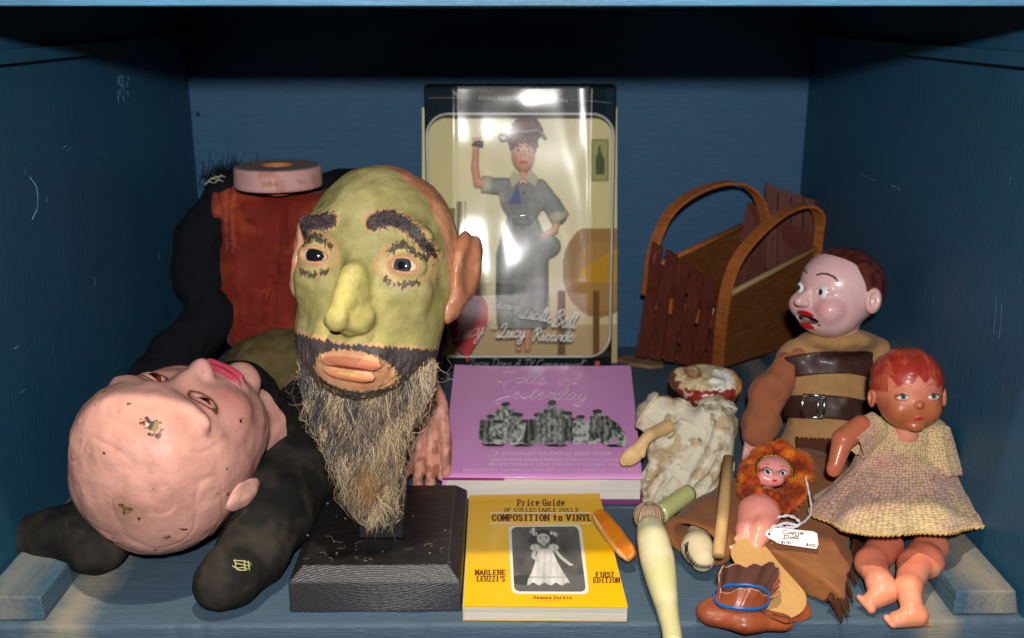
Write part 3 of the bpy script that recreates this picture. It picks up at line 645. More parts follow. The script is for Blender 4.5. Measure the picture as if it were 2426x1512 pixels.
def f_leg2(p): return chain(p, Pm, [.050, .046, .040, .031, .026, .0215], .012)-fbm(p, 40, 3, 13)*.0016
V, F = snet(f_leg2, np.min(Pm, 0)-.06, np.max(Pm, 0)+.06, .006, sub=1); obj('stocking_leg', V, F, msk, fig, col=c_sock(V))
# darning stitches on the toe
stt = []
for k, (a, b, c, d) in enumerate(((552, 1327, 596, 1334), (556, 1334, 594, 1341), (548, 1342, 590, 1348), (562, 1350, 586, 1352), (556, 1324, 561, 1352), (578, 1328, 582, 1350), (588, 1330, 592, 1352))):
    Q = []
    for t in np.linspace(0, 1, 6):
        o = CAM; d_ = nrm(ray(a+(c-a)*t+random.gauss(0, 1), b+(d-b)*t+random.gauss(0, 1))); P = (o+d_*.75)[None]
        for _ in range(50): P = P+d_*f_leg1(P)*.7
        Q.append(P[0]-d_*.0006)
    stt.append(tube(np.array(Q), .0006, 4))
obj('darning', *merge(stt), mat('yellowed_thread', lin(176, 176, 120), .7), leg)
# carved wooden hand, fingers hanging down
hf = frame_at(1015, 985, 1.03, 1)
H = lambda x, y, d=0: (x-1015, d, 985-y)
def f_hand(p):
    s = ell(p, H(1010, 965, 0), (50, 26, 62)); s = smin(s, cap(p, H(1005, 930, 4), H(1000, 890, 10), 34, 32), 20)
    for (x0, x1, y1, r) in ((972, 966, 1128, 14), (996, 990, 1165, 15), (1020, 1020, 1160, 15.5), (1042, 1045, 1140, 14.5)):
        s = smin(s, chain(p, [H(x0, 1000, -2), H((x0+x1)/2, 1060, -8), H(x1, y1-12, 4)], [r+1, r, r-2.5], 3), 4)
    s = smin(s, chain(p, [H(1048, 975, -6), H(1058, 1040, -20), H(1058, 1118, -22)], [15, 13, 11], 4), 6)
    return s-fbm(p, .06, 2, 3)*1.2
V, F = snet(f_hand, (-80, -50, -200), (70, 50, 120), 4.5, sub=1)
n = fbm(V, .05, 3, 8); C = mixc(np.tile(A(*lin(214, 150, 130)), (len(V), 1)), lin(150, 92, 66), sstep(n, .1, .6)*.75); C = mixc(C, lin(110, 60, 40), sstep(V[:, 0], 30, 48)*sstep(n, -.4, .2)*.6)
obj('hand', hf.w(V), F, mat('painted_wood_hand', None, .5, .4, bump=.0005, bscale=100, noise=.12), fig, col=C)
# ================================================================ doll box
YB0, YB1 = 1.405, 1.437
def ybox(u): return np.where(u < 1073, YB1+(YB0-YB1)*np.clip((u-1003)/70., 0, 1), np.where(u > 1402, YB0+(YB1-YB0)*np.clip((u-1402)/58., 0, 1), YB0))
def bp(u, v, off=0):
    """point on the box's faceted front; u and v are picture units on that front, off metres toward the viewer"""
    u = np.atleast_1d(np.asarray(u, float)); v = np.atleast_1d(np.asarray(v, float)); k = (v-205)/660.; uu = 1233+(u-1233)*(1-.055*k)
    Y = ybox(u)-off; r = Fv[None]+((uu-CX)/FPX)[:, None]*Rv+((CY-v)/FPX)[:, None]*Uv
    return CAM+r*(Y/r[:, 1])[:, None]
bx = thing('doll_box', dp(1233, 880, 1.43), 'tall black doll carton with a clear window and red heart against the back wall', 'box')
mcart = mat('glossy_black_card', (.010, .016, .014), .22, .5, bump=.0006, bscale=18, coat=.4)
US = [1005, 1030, 1055, 1073, 1120, 1180, 1240, 1300, 1360, 1402, 1430, 1460]
def rr_inside(u, v, x0=1006, x1=1459, y0=268, y1=846, r=58):
    dx = np.maximum(np.maximum(x0+r-u, u-(x1-r)), 0); dy = np.maximum(np.maximum(y0+r-v, v-(y1-r)), 0); return np.hypot(dx, dy)-r
def rr(x0, x1, y0, y1, r, n=10):
    P = []
    for cx, cy, a0 in ((x1-r, y0+r, -90), (x1-r, y1-r, 0), (x0+r, y1-r, 90), (x0+r, y0+r, 180)):
        for k in range(n+1): a = math.radians(a0+90*k/n); P.append((cx+r*math.cos(a), cy+r*math.sin(a)))
    return np.array(P)
def dens(P, step=12):
    out = []
    for i in range(len(P)):
        a, b = P[i], P[(i+1) % len(P)]; m = max(1, int(np.hypot(*(b-a))/step)); out += [a+(b-a)*t/m for t in range(m)]
    return np.array(out)
inner = dens(rr(1009, 1456, 270, 845, 52)); c = A(1232.5, 560)
def outer_of(q):
    d = q-c; s = min((1461-c[0])/abs(d[0]) if abs(d[0]) > 1e-6 else 1e9, (880-c[1])/d[1] if d[1] > 0 else ((205-c[1])/d[1] if d[1] < 0 else 1e9)); return c+d*s
corners = [A(1461, 205), A(1461, 880), A(1004, 880), A(1004, 205)]
outr = np.array([outer_of(q) for q in inner])
for cn in corners: i = np.argmin(np.hypot(*(outr-cn).T)); outr[i] = cn
NI = len(inner); ins = np.array([inner+(outr-inner)*t for t in np.linspace(0, 1, 7)]).reshape(-1, 2)
V = bp(ins[:, 0], ins[:, 1]); F = [(r*NI+i, r*NI+(i+1) % NI, (r+1)*NI+(i+1) % NI, (r+1)*NI+i) for r in range(6) for i in range(NI)]
V2 = bp(inner[:, 0], inner[:, 1], -.004); base = len(V); V = np.vstack([V, V2]); F += [(i, base+i, base+(i+1) % NI, (i+1) % NI) for i in range(NI)]
obj('carton_front', V, [f[::-1] for f in F], mcart, bx, smooth=False)
# sides, top, back of the carton
eL0, eL1, eR0, eR1 = bp(1004, 205)[0], bp(1004, 880)[0], bp(1461, 205)[0], bp(1461, 880)[0]
bk_ = 1.49
tl, tr = A(eL0[0], bk_, eL0[2]+.0), A(eR0[0], bk_, eR0[2]); bl, br_ = A(eL1[0], bk_, max(0, eL1[2])), A(eR1[0], bk_, eR1[2])
fr_top = bp(np.array(US, float), np.full(len(US), 205.)); fr_bot = bp(np.array(US, float), np.full(len(US), 880.))
V = np.vstack([fr_top, [tr, tl]]); F = [tuple(range(len(V)))]; k = len(V); V = np.vstack([V, fr_bot, [br_, bl]]); F.append(tuple(range(k, 2*k))[::-1])
F += [(k-3, k-2, 2*k-2, 2*k-3), (k-2, k-1, 2*k-1, 2*k-2), (k-1, 0, k, 2*k-1)]
obj('carton_shell', V, F, mat('brown_black_card', (.030, .018, .012), .4), bx, smooth=False)
rim = rr(1009, 1456, 270, 845, 52); rim = dens(rim, 14); P = bp(rim[:, 0], rim[:, 1], .0012); P = np.vstack([P, P[:1]]); V, F = tube(P, .0018, 6, False); obj('window_border', V, F, mat('silver_trim', (.62, .63, .62), .35), bx)
# printed room inside: cream wall, chair, framed bottle, jars
mprint = mat('printed_card', None, .6, .3, noise=.05, nscale=20)
def inn(u, v, Y=1.468): return np.array([dp(a, b, Y) for a, b in zip(np.atleast_1d(u), np.atleast_1d(v))])
us, vs = np.meshgrid(np.linspace(1000, 1462, 150), np.linspace(255, 860, 190), indexing='ij'); u, v = us.ravel(), vs.ravel(); C = np.tile(A(*lin(240, 234, 186)), (len(u), 1))
C = mixc(C, lin(250, 244, 206), np.exp(-((u-1250)/120)**2)*.8); C = mixc(C, lin(232, 206, 156), sstep(v+vn(np.stack([u, v, u*0], 1), .01)*20, 680, 700)*.8)
C = mixc(C, lin(196, 164, 112), (v > 770)*.8); C = mixc(C, lin(214, 204, 130), (u > 1402)*(v < 545)*.55); C = mixc(C, lin(212, 200, 126), (u < 1073)*.5)
fr_ = (np.abs(u-1421) < 19)*(np.abs(v-380) < 50); C = mixc(C, lin(178, 176, 112), fr_*1.0); C = mixc(C, lin(120, 124, 70), (np.abs(np.abs(u-1421)-18) < 1.6)*(np.abs(v-380) < 50)*1.+(np.abs(np.abs(v-380)-49) < 1.6)*(np.abs(u-1421) < 19)); bt = (np.abs(u-1421) < np.interp(v, [345, 362, 375, 412], [3, 4, 10, 11]))*(v > 345)*(v < 414); C = mixc(C, lin(84, 98, 54), bt*1.)
ch = (np.hypot((u-1420)/88, (v-640)/112) < 1)*(v > 540)*(v < 800)*(u > 1322); C = mixc(C, lin(172, 132, 80), ch*1.); C = mixc(C, lin(188, 144, 78), (np.hypot((u-1420)/60, (v-655)/85) < 1)*1.); C = mixc(C, lin(214, 158, 36), (u > 1376)*(v > 600+(1440-u)*.6)*(v < 668)*.9)
C = mixc(C, lin(120, 84, 44), (np.abs(u-1330) < 8)*(v > 690)*(v < 842)+(np.abs(u-1412) < 8)*(v > 690)*(v < 842)); jr = (np.abs(np.mod(u-1062, 18)-9) < 7)*(u > 1062)*(u < 1105)*(v > 478+(u < 1080)*14)*(v < 560); C = mixc(C, lin(112, 108, 56), jr*.85)
F = np.array([(i*190+j, (i+1)*190+j, (i+1)*190+j+1, i*190+j+1) for i in range(149) for j in range(189)])
V = inn(u, v); cl_ = np.clip((1073-u)/70, 0, 1)+np.clip((u-1402)/60, 0, 1); V = CAM+(V-CAM)*(1-.012*cl_[:, None]); obj('printed_backdrop', V, F[:, ::-1], mprint, bx, col=C)
# red heart sticker and the lettering on the window
mwh = mat('white_print', (.95, .95, .93), .5); mred = mat('red_heart_card', lin(196, 40, 44), .45)
def lie(name, s, a, b, hpx, m, sh=0, bo=.0, off=.002, par=None, arc=0):
    """writing on the box front, from picture point a to b along its baseline"""
    P0, P1 = bp(*a, off)[0], bp(*b, off)[0]; x = nrm(P1-P0); up = nrm(A(0, 0, 1)-x*x[2]); return text(s, name, par or bx, m, P0, x, up, np.linalg.norm(P1-P0), hpx*1.43/FPX, sh, bo)
t = np.linspace(0, 2*math.pi, 60); hx, hy = 16*np.sin(t)**3, 13*np.cos(t)-5*np.cos(2*t)-2*np.cos(3*t)-np.cos(4*t)
an = .12; hu, hv = 1093+(hx*math.cos(an)-hy*math.sin(an))*3.9, 768-(hy*math.cos(an)+hx*math.sin(an))*5.6; P = bp(hu, hv, .0026)
ht = obj('heart_sticker', *slab(P, None, A(0, .0012, 0)), mred, bx, smooth=False)

# script lettering drawn as pen strokes
def script(strokes, name, parent, m, wd, off=.0155):
    parts = []
    for pts in strokes:
        P = spline([bp(a, b, off)[0] for a, b in pts], max(6, 5*len(pts))); parts.append(tube(P, wd, 5, True, flat=.4))
    return obj(name, *merge(parts), m, parent)
lw = .0020
GL = {  # pen strokes in a unit cell: x, height (0 baseline, 1 x-height, 2 ascender, -1 descender)
 'a': ([[(.75, .85), (.45, 1), (.1, .6), (.15, .1), (.5, .05), (.78, .95), (.7, .2), (.9, 0), (1.05, .3)]], .95),
 'b': ([[(0, .3), (.4, 1.9), (.25, 2.0), (.1, .3), (.35, 0), (.7, .4), (.5, .95), (.2, .6)]], .85),
 'c': ([[(.7, .85), (.45, 1), (.1, .5), (.35, 0), (.8, .3)]], .75),
 'd': ([[(.75, .85), (.45, 1), (.1, .6), (.15, .1), (.5, .05), (1.0, 2.0), (.75, .2), (.95, 0), (1.1, .3)]], .95),
 'e': ([[(.05, .4), (.6, .7), (.45, 1), (.15, .6), (.25, .05), (.55, 0), (.85, .3)]], .78),
 'g': ([[(.75, .85), (.45, 1), (.1, .5), (.3, .05), (.75, .95), (.55, -.8), (.2, -.95), (.1, -.6), (.9, .2)]], .9),
 'i': ([[(.1, .4), (.3, 1), (.2, .2), (.4, 0), (.6, .3)], [(.42, 1.45), (.46, 1.55)]], .5),
 'l': ([[(0, .3), (.45, 1.8), (.3, 2.0), (.12, .5), (.3, 0), (.55, .3)]], .45),
 'n': ([[(.1, 0), (.25, 1), (.2, .4), (.55, 1), (.6, .3), (.75, 0), (.95, .3)]], .85),
 'o': ([[(.45, 1), (.1, .6), (.2, .05), (.6, .2), (.6, .85), (.4, .98), (.9, .8)]], .8),
 'r': ([[(.05, .2), (.3, 1.05), (.35, .85), (.65, .9), (.5, .3), (.6, 0), (.8, .3)]], .7),
 's': ([[(.05, .2), (.4, 1.05), (.55, .4), (.4, 0), (.1, .1)], [(.4, 0), (.75, .3)]], .65),
 't': ([[(.1, .3), (.4, 1.7), (.2, .3), (.35, 0), (.6, .3)], [(.1, 1.1), (.6, 1.15)]], .5),
 'u': ([[(.1, .5), (.25, 1), (.15, .2), (.4, 0), (.72, 1), (.65, .2), (.8, 0), (1.0, .3)]], .88),
 'y': ([[(.1, .5), (.25, 1), (.18, .3), (.4, 0), (.75, 1), (.5, -.8), (.15, -.95), (.1, -.6), (.95, .3)]], .9),
 'v': ([[(.1, .6), (.25, 1), (.3, .1), (.5, .1), (.7, 1), (.9, .8)]], .8),
 'm': ([[(.05, 0), (.2, 1), (.15, .4), (.45, 1), (.45, .1), (.5, .5), (.8, 1), (.8, .2), (.95, 0), (1.15, .3)]], 1.1),
 'f': ([[(.5, .9), (.75, 1.8), (.55, 2), (.3, .5), (.1, -.9), (.3, -.4), (.45, .2), (.7, .3)]], .6),
 'D': ([[(.35, 1.9), (.3, .2), (.05, .15), (.4, 0), (1.0, .5), (1.1, 1.5), (.6, 2), (.1, 1.8)]], 1.2),
 'Y': ([[(.05, 1.7), (.35, 2), (.4, 1.1), (.8, 1.1), (1.1, 2), (.7, -.6), (.3, -.9), (.1, -.5), (.6, 0), (1.1, .3)]], 1.1),
 'T': ([[(.1, 1.7), (.4, 2), (1.1, 1.9)], [(.7, 1.95), (.5, .3), (.2, .05)]], .9),
 'A': ([[(0, .1), (.3, .2), (.9, 2), (.95, .2), (1.1, 0)], [(.3, .8), (1.0, .8)]], 1.1),
 'C': ([[(1.0, 1.6), (.8, 2), (.2, 1.4), (.2, .3), (.6, 0), (1.05, .4)]], 1.0),
 'I': ([[(.6, 2), (.3, .1), (0, .2)]], .6), 'V': ([[(.1, 1.7), (.35, 2), (.4, .05), (1.0, 2)]], .9),
 'S': ([[(1.0, 1.6), (.75, 2.05), (.35, 1.6), (.75, .9), (.5, .05), (.1, .1), (-.1, .45)]], 1.0),
 'L': ([[(.25, 1.3), (.55, 2.05), (.95, 1.9), (.5, .3), (.1, -.1), (-.25, .15), (.2, .25), (.7, -.05), (1.2, .2)]], 1.15),
 'B': ([[(-.15, .2), (.2, 0), (.55, 1.9), (.1, 1.4), (.6, 2.1), (1.15, 1.75), (.65, 1.1), (1.1, .7), (.6, 0), (.1, .15)]], 1.2),
 'R': ([[(.0, .1), (.25, .05), (.6, 1.9), (.1, 1.5), (.7, 2.1), (1.15, 1.6), (.6, 1.05), (.85, .3), (1.1, 0), (1.3, .3)]], 1.25),
 '"': ([[(.2, 1.6), (.15, 2)], [(.45, 1.6), (.42, 2)]], .5), ' ': ([], .5), 'w': ([[(.1, 1), (.2, .1), (.55, .9), (.6, .1), (1, 1)]], 1.1)}
def word(s, x0, y0, x1, y1, xh, slant=.25):
    tot = sum(GL[c][1] for c in s); k = math.hypot(x1-x0, y1-y0)/tot; ux, uy = (x1-x0)/(tot*k), (y1-y0)/(tot*k); out = []; cur = 0
    for ch in s:
        st, adv = GL[ch]
        for pts in st: out.append([(x0+ux*k*(cur+px+slant*py*xh/k*0)+ux*slant*py*xh, y0+uy*k*(cur+px)-py*xh) for px, py in pts])
        cur += adv
    return out
script(word('Starring', 1164, 728, 1228, 736, 10, .3), 'lettering', bx, mwh, .0015); script(word('Lucille', 1234, 752, 1308, 764, 16, .3), 'lettering', bx, mwh, lw); script(word('Ball', 1312, 772, 1368, 778, 19, .3), 'lettering', bx, mwh, lw)
script(word('as', 1158, 778, 1176, 778, 6, .3), 'lettering', bx, mwh, .0009)
script(word('Lucy', 1176, 798, 1244, 800, 15, .2), 'lettering', bx, mwh, lw); script(word('Ricardo', 1262, 806, 1366, 808, 14, .15), 'lettering', bx, mwh, lw)
script(word('"Lucy Does A TV Commercial"', 1092, 868, 1395, 872, 9.5, .25), 'lettering', bx, mat('grey_print', (.45, .46, .46), .4), .0008, .0008)
mfoil = mat('foil_print', (.35, .35, .33), .35)
for q in ((1012, 232, 1118, 232), (1352, 236, 1452, 244)): obj('foil_line', *tube(bp(np.linspace(q[0], q[2], 12), np.linspace(q[1], q[3], 12), .0006), .0005, 4), mfoil, bx)
lie('lettering', 'COLLECTOR', (1134, 236), (1234, 238), 8, mfoil, 0, .01, .0006); lie('lettering', 'EDITION', (1262, 240), (1344, 243), 8, mfoil, 0, .01, .0006)
obj('price_dot', *slab([bp(a, b, .0008)[0] for a, b in ((1419, 856), (1432, 856), (1431, 868), (1420, 868))], None, A(0, .0005, 0)), mat('coral_print', lin(220, 110, 90), .5), bx, smooth=False)
# clear plastic window, creased at the two folds and slightly bowed
def filmfn(u, v):
    uu = 1008+449*u; vv = 210+634*v; P = bp(uu, vv, .0045); return P
V, F, uv = grid(filmfn, 110, 150)
uu, vv = 1008+449*uv[:, 0], 210+634*uv[:, 1]; q = np.stack([uu, vv*.6, uu*0], 1)
bow = .0022*vn(q, .006, 3)+.0035*np.sin((vv-480)/95.)*np.exp(-((uu-1140)/70)**2)+.0030*np.sin((vv-330)/70.+uu*.02)*np.exp(-((uu-1385)/40)**2)+.0016*vn(q, .02, 8)
for u0, v0, su, sv, am in ((1168, 598, 100, 92, 1.25), (1135, 305, 75, 44, .66), (1378, 375, 32, 130, .76), (1225, 235, 80, 18, .5)):
    t_ = (vv-v0)/sv; bow = bow+am*1.25e-4*sv*t_*np.exp(-t_*t_/2)*np.exp(-((uu-u0)/su)**2)
bow = bow+4e-5*(uu-1380)*np.exp(-((uu-1380)/34)**2)-3e-5*(uu-1150)*np.exp(-((uu-1150)/60)**2)
bow = bow+.004*np.exp(-((uu-1073)/5)**2)+.004*np.exp(-((uu-1402)/5)**2); bow = bow*(1-sstep(vv, 655, 700)); V[:, 1] -= bow+.006*np.minimum(1, np.minimum(uu-1008, 1457-uu)/25)
mf = bpy.data.materials.new('clear_plastic_film'); mf.use_nodes = True; N_ = mf.node_tree.nodes; K_ = mf.node_tree.links; N_.remove(N_['Principled BSDF'])
tr_, gl, mx, mx2, fr2 = N_.new('ShaderNodeBsdfTransparent'), N_.new('ShaderNodeBsdfGlossy'), N_.new('ShaderNodeMixShader'), N_.new('ShaderNodeMixShader'), N_.new('ShaderNodeBsdfGlossy')
gl.inputs['Roughness'].default_value = .27; gl.inputs['Color'].default_value = (1, 1, 1, 1); fr2.inputs['Roughness'].default_value = .12; mx.inputs[0].default_value = .26; mx2.inputs[0].default_value = .04
tr_.inputs[0].default_value = (.93, .93, .93, 1); gl.inputs['Color'].default_value = (.26, .26, .26, 1); fr2.inputs['Color'].default_value = (.04, .04, .04, 1); ad, ad2 = N_.new('ShaderNodeAddShader'), N_.new('ShaderNodeAddShader')
K_.new(tr_.outputs[0], ad.inputs[0]); K_.new(gl.outputs[0], ad.inputs[1]); K_.new(ad.outputs[0], ad2.inputs[0]); K_.new(fr2.outputs[0], ad2.inputs[1]); K_.new(ad2.outputs[0], N_['Material Output'].inputs[0]); N_.remove(mx); N_.remove(mx2)
obj('window_film', V, F[:, ::-1], mf, bx)
script(word('ILove', 1060, 748, 1128, 736, 9, .3), 'lettering', ht, mwh, .0010, .0042); script(word('Lucy"', 1062, 808, 1150, 790, 19, .35), 'lettering', ht, mwh, .0013, .0042)
# ================================================================ fashion doll inside the box
df = frame_at(1235, 480, 1.452, 1); df.sh = .29
D = lambda x, y, d=0: (x-1235, d, 480-y)
dl = thing('fashion_doll', df.w(D(1235, 860))[0], 'red haired fashion doll in a grey belted dress inside the carton, one arm raised', 'doll')
msk2 = mat('doll_vinyl', None, .4, .4)
skin2 = lin(226, 160, 130)
def f_fd(p):
    s = ell(p, D(1239, 372, -6), (28, 27, 36)); s = smin(s, ell(p, D(1240, 390, -12), (20, 20, 21)), 8); s = smin(s, cap(p, D(1240, 400), D(1240, 424), 8, 10), 5); s = smin(s, ell(p, D(1239, 374, -35), (4, 6, 7)), 3)
    s = smin(s, ell(p, D(1240, 450), (42, 20, 34)), 12)
    s = smin(s, chain(p, [D(1190, 440), D(1132, 436, -6), D(1126, 400, -10), D(1130, 352, -12)], [13, 10, 9, 7], 3), 5)
    for k, dx in enumerate((-8, -3, 3, 8)): s = smin(s, cap(p, D(1131+dx*.4, 352, -12), D(1131+dx, 336-k, -14), 3, 2.2), 2)
    s = smin(s, chain(p, [D(1292, 450), D(1322, 500, -4), D(1315, 545, -16), D(1286, 560, -26)], [12, 10, 8, 7], 3), 5)
    for sd in (-1, 1): s = smin(s, chain(p, [D(1240+sd*14, 600), D(1240+sd*12, 730), D(1240+sd*11, 830)], [18, 13, 8], 4), 5)
    return s
V, F = snet(f_fd, (-130, -50, -370), (120, 50, 150), 4.5, sub=1); x, z = V[:, 0]+1235, 480-V[:, 2]; C = np.tile(A(*skin2), (len(V), 1))
fr = V[:, 1] < -14
for cx_ in (1228, 1251): C = mixc(C, (.75, .75, .75), fr*(np.hypot((x-cx_)/7, (z-367)/3.8) < 1)); C = mixc(C, (.03, .06, .12), fr*(np.hypot((x-cx_)/3.5, (z-367)/3.6) < 1)); C = mixc(C, (.12, .04, .02), fr*(np.abs(z-(357+.03*(x-cx_)**2)) < 1.4)*(np.abs(x-cx_) < 8))
C = mixc(C, lin(200, 40, 44), fr*(np.hypot((x-1240)/9.5, (z-393)/4.2) < 1)*1.); C = mixc(C, lin(230, 120, 100), fr*(np.hypot((np.abs(x-1240)-13)/6, (z-382)/5) < 1)*.5)
body = obj('body', df.w(V), F, msk2, dl, col=C)
def f_hair(p):
    s = ell(p, D(1239, 348, 2), (35, 31, 30)); s = smax(s, -ell(p, D(1240, 382, -30), (26, 26, 30)), 3); s = smin(s, ell(p, D(1246, 312, 4), (34, 24, 26)), 8); s = smin(s, sph(p, D(1268, 318, 0), 18), 6); s = smin(s, sph(p, D(1226, 318, 0), 17), 6)
    s = smin(s, ell(p, D(1216, 346, -16), (14, 14, 13)), 4); s = smin(s, ell(p, D(1254, 340, -20), (20, 12, 10)), 4); return s-1.6*np.sin(p[:, 0]*.5+p[:, 2]*.25)
V, F = snet(f_hair, (-60, -50, 95), (70, 40, 205), 4.5, sub=1); obj('hair', df.w(V), F, mat('red_doll_hair', lin(96, 28, 20), .4, .5, bump=.0004, bscale=500, noise=.3, nscale=120), dl)
sb = [tube(df.w(spline([D(1200, 334, -18), D(1222, 326, -30), D(1250, 325, -32), D(1274, 322, -26), D(1290, 336, -10)], 20)), np.full(20, 6*df.k), 6, True, .5), tube(df.w(spline([D(1206, 340, -18), D(1190, 342, -12), D(1184, 330, -8), D(1200, 328, -12), D(1208, 338, -18)], 14)), np.full(14, 4*df.k), 6, True, .5)]
obj('headscarf', *merge(sb), mat('grey_spotted_scarf', (.30, .32, .34), .7, noise=.5, nscale=300), dl)
mdr = mat('grey_dress_cloth', lin(146, 154, 150), .85, .2, bump=.0006, bscale=150, noise=.2, nscale=100)
def f_dress(p):
    s = ell(p, D(1238, 470, 0), (54, 26, 52)); s = smin(s, chain(p, [D(1200, 444), D(1160, 442, -5)], [20, 18], 5), 8); s = smin(s, chain(p, [D(1278, 446), D(1308, 486, -3), D(1322, 510, -6)], [20, 21, 22], 5), 8)
    q = np.interp(480-p[:, 2], [510, 535, 600, 700, 800], [32, 44, 62, 64, 60]); k = (np.hypot(p[:, 0]-3, p[:, 1]*1.5)-q-2.5*np.sin(np.arctan2(p[:, 1], p[:, 0])*9))*.8; k = smax(k, np.abs(480-p[:, 2]-640)-140, 4); s = smin(s, k, 10)
    s = smin(s, ell(p, D(1290, 582, -8), (40, 24, 30)), 12); s = smax(s, -ell(p, D(1240, 424, -14), (14, 30, 16)), 4); return s
V, F = snet(f_dress, (-100, -60, -310), (120, 60, 75), 5, sub=1); dr = obj('dress', df.w(V), F, mdr, dl)
mcl = mat('pale_collar_cloth', lin(200, 196, 166), .8, .2)
def pl_(name, pts, th, m, par=dr): return obj(name, *slab(df.w(np.array([D(*q) for q in pts])), None, -th*df.M[:, 1]*-1), m, par, smooth=False, bevel=.0005)
pl_('collar', [(1238, 428, -34), (1218, 410, -24), (1207, 426, -26), (1213, 452, -32)], .002, mcl); pl_('collar', [(1240, 428, -34), (1258, 408, -24), (1276, 428, -26), (1266, 448, -32)], .002, mcl)
obj('cuff', *tube(df.w(np.array([D(1164, 440, -5), D(1142, 438, -7)])), 20*df.k, 20), mcl, dr); obj('cuff', *tube(df.w(np.array([D(1316, 500, -4), D(1330, 520, -8)])), 23*df.k, 20), mcl, dr)
pl_('blue_bib', [(1226, 440, -30), (1206, 486, -30), (1236, 486, -32)], .0015, mat('blue_cotton', lin(96, 110, 160), .8))
obj('belt', *tube(df.w(np.array([D(1238, 514), D(1238, 526)])), 38*df.k, 30, True, .75), mdr, dl); obj('buckle', *tube(df.w(spline([D(1227, 514, -30), D(1247, 514, -30), D(1247, 530, -30), D(1227, 530, -30), D(1227, 514, -30)], 20)), .0009, 6), mat('bright_metal', (.7, .7, .68), .25, metal=1), dl)
for k, y in enumerate((440, 462)): obj('button', *tube(df.w(np.array([D(1240, y, -34), D(1240, y, -30)])), 2.4*df.k, 10), mat('black_button', (.01, .01, .01), .3), dr)
obj('spoon', *tube(df.w(np.array([D(1120, 352, -18), D(1131, 350, -20), D(1146, 350, -18)])), np.array([2, 7, 7.])*df.k, 10), mat('dark_bottle', (.03, .035, .04), .3), dl)
# ================================================================ yellow paperback
mpg = mat('paper_pages', None, .85, .1)
def pages_mat(name, col):
    m = bpy.data.materials.new(name); m.use_nodes = True; N = m.node_tree.nodes; K = m.node_tree.links; b = N['Principled BSDF']; g = N.new('ShaderNodeNewGeometry')
    mp = N.new('ShaderNodeMapping'); mp.inputs['Scale'].default_value = (12, 12, 3000); K.new(g.outputs['Position'], mp.inputs[0]); t = N.new('ShaderNodeTexNoise'); t.inputs['Scale'].default_value = 1; t.inputs['Detail'].default_value = 3; K.new(mp.outputs[0], t.inputs[0])
    r = N.new('ShaderNodeValToRGB'); r.color_ramp.elements[0].color = (*[c*.72 for c in col], 1); r.color_ramp.elements[1].color = (*col, 1); r.color_ramp.elements[0].position = .3; r.color_ramp.elements[1].position = .6; K.new(t.outputs[0], r.inputs[0]); K.new(r.outputs[0], b.inputs['Base Color'])
    b.inputs['Roughness'].default_value = .85; bb = N.new('ShaderNodeBump'); bb.inputs['Distance'].default_value = .0003; K.new(t.outputs[0], bb.inputs['Height']); K.new(bb.outputs[0], b.inputs['Normal']); return m
ZY = .0145
yb_ = thing('paperback_book', fl(1290, 1440), 'yellow paperback price guide to collectable dolls with a framed doll photograph on its cover', 'book')
cTL, cTR, cBR, cBL = fl(1113, 1173, ZY), fl(1420, 1170, ZY), fl(1488, 1440, ZY), fl(1098, 1437, ZY)
def bil(u, v, z): P = (1-u)[:, None]*((1-v)[:, None]*cBL+v[:, None]*cTL)+u[:, None]*((1-v)[:, None]*cBR+v[:, None]*cTR); P[:, 2] = z; return P
lift = lambda u, v: .004*np.clip(u-.75, 0, 1)**1.5*8*np.clip(v-.8, 0, 1)+.0004*np.sin(u*3)
V, F, uv = grid(lambda u, v: bil(u, v, ZY+lift(u, v)), 30, 40)
myc = mat('yellow_cover', (.90, .50, .003), .38, .35, bump=.0004, bscale=14, fine=.00008, noise=.03, coat=.15)
F = [tuple(q) for q in F]; V2 = V-A(0, 0, .0005); n = len(V); FF = F+[tuple(i+n for i in q[::-1]) for q in F]
cov = obj('front_cover', np.vstack([V, V2]), FF, myc, yb_)
e = .0012; q = [bil(A(u), A(v), 0)[0] for u, v in ((0.004, .004), (.996, .004), (.996, .996), (.004, .996))]
P = [p+A(0, 0, .0012) for p in q]+[p+A(0, 0, ZY-.0007) for p in q]; obj('pages', *hexa(P), pages_mat('cream_page_edges', (.72, .66, .55)), yb_, smooth=False)
P = [p+A(0, 0, .0004) for p in q]+[p+A(0, 0, .0011) for p in q]; obj('back_cover', *hexa(P), myc, yb_, smooth=False)
P = [bil(A(u), A(v), z)[0] for z in (.0006, ZY-.0003) for u, v in ((-.004, 0.), (.003, 0.), (.003, 1.), (-.004, 1.))]; obj('spine', *hexa(P), mat('cream_spine', (.70, .55, .22), .6), yb_, smooth=False)
mink = mat('dark_red_ink', lin(84, 24, 14), .6)
def yp(x, y, o=.0): return fl(x, y, ZY+.00045+o)
def ytext(s, x0, x1, y, hpx, bo=.03, par=cov, m=mink, name='lettering'):
    a, b = yp(x0, y), yp(x1, y); up = yp(x0+2, y-20)-a; xd = nrm(b-a); u = nrm(A(-xd[1], xd[0], 0)); h = abs((yp(x0, y-hpx)-a)[1]); return text(s, name, par, m, a, xd, u, np.linalg.norm(b-a), h, 0, bo)
SLAB = []
def slabtext(s, x0, x1, y, hpx, bo):
    ytext(s, x0, x1, y, hpx, bo)
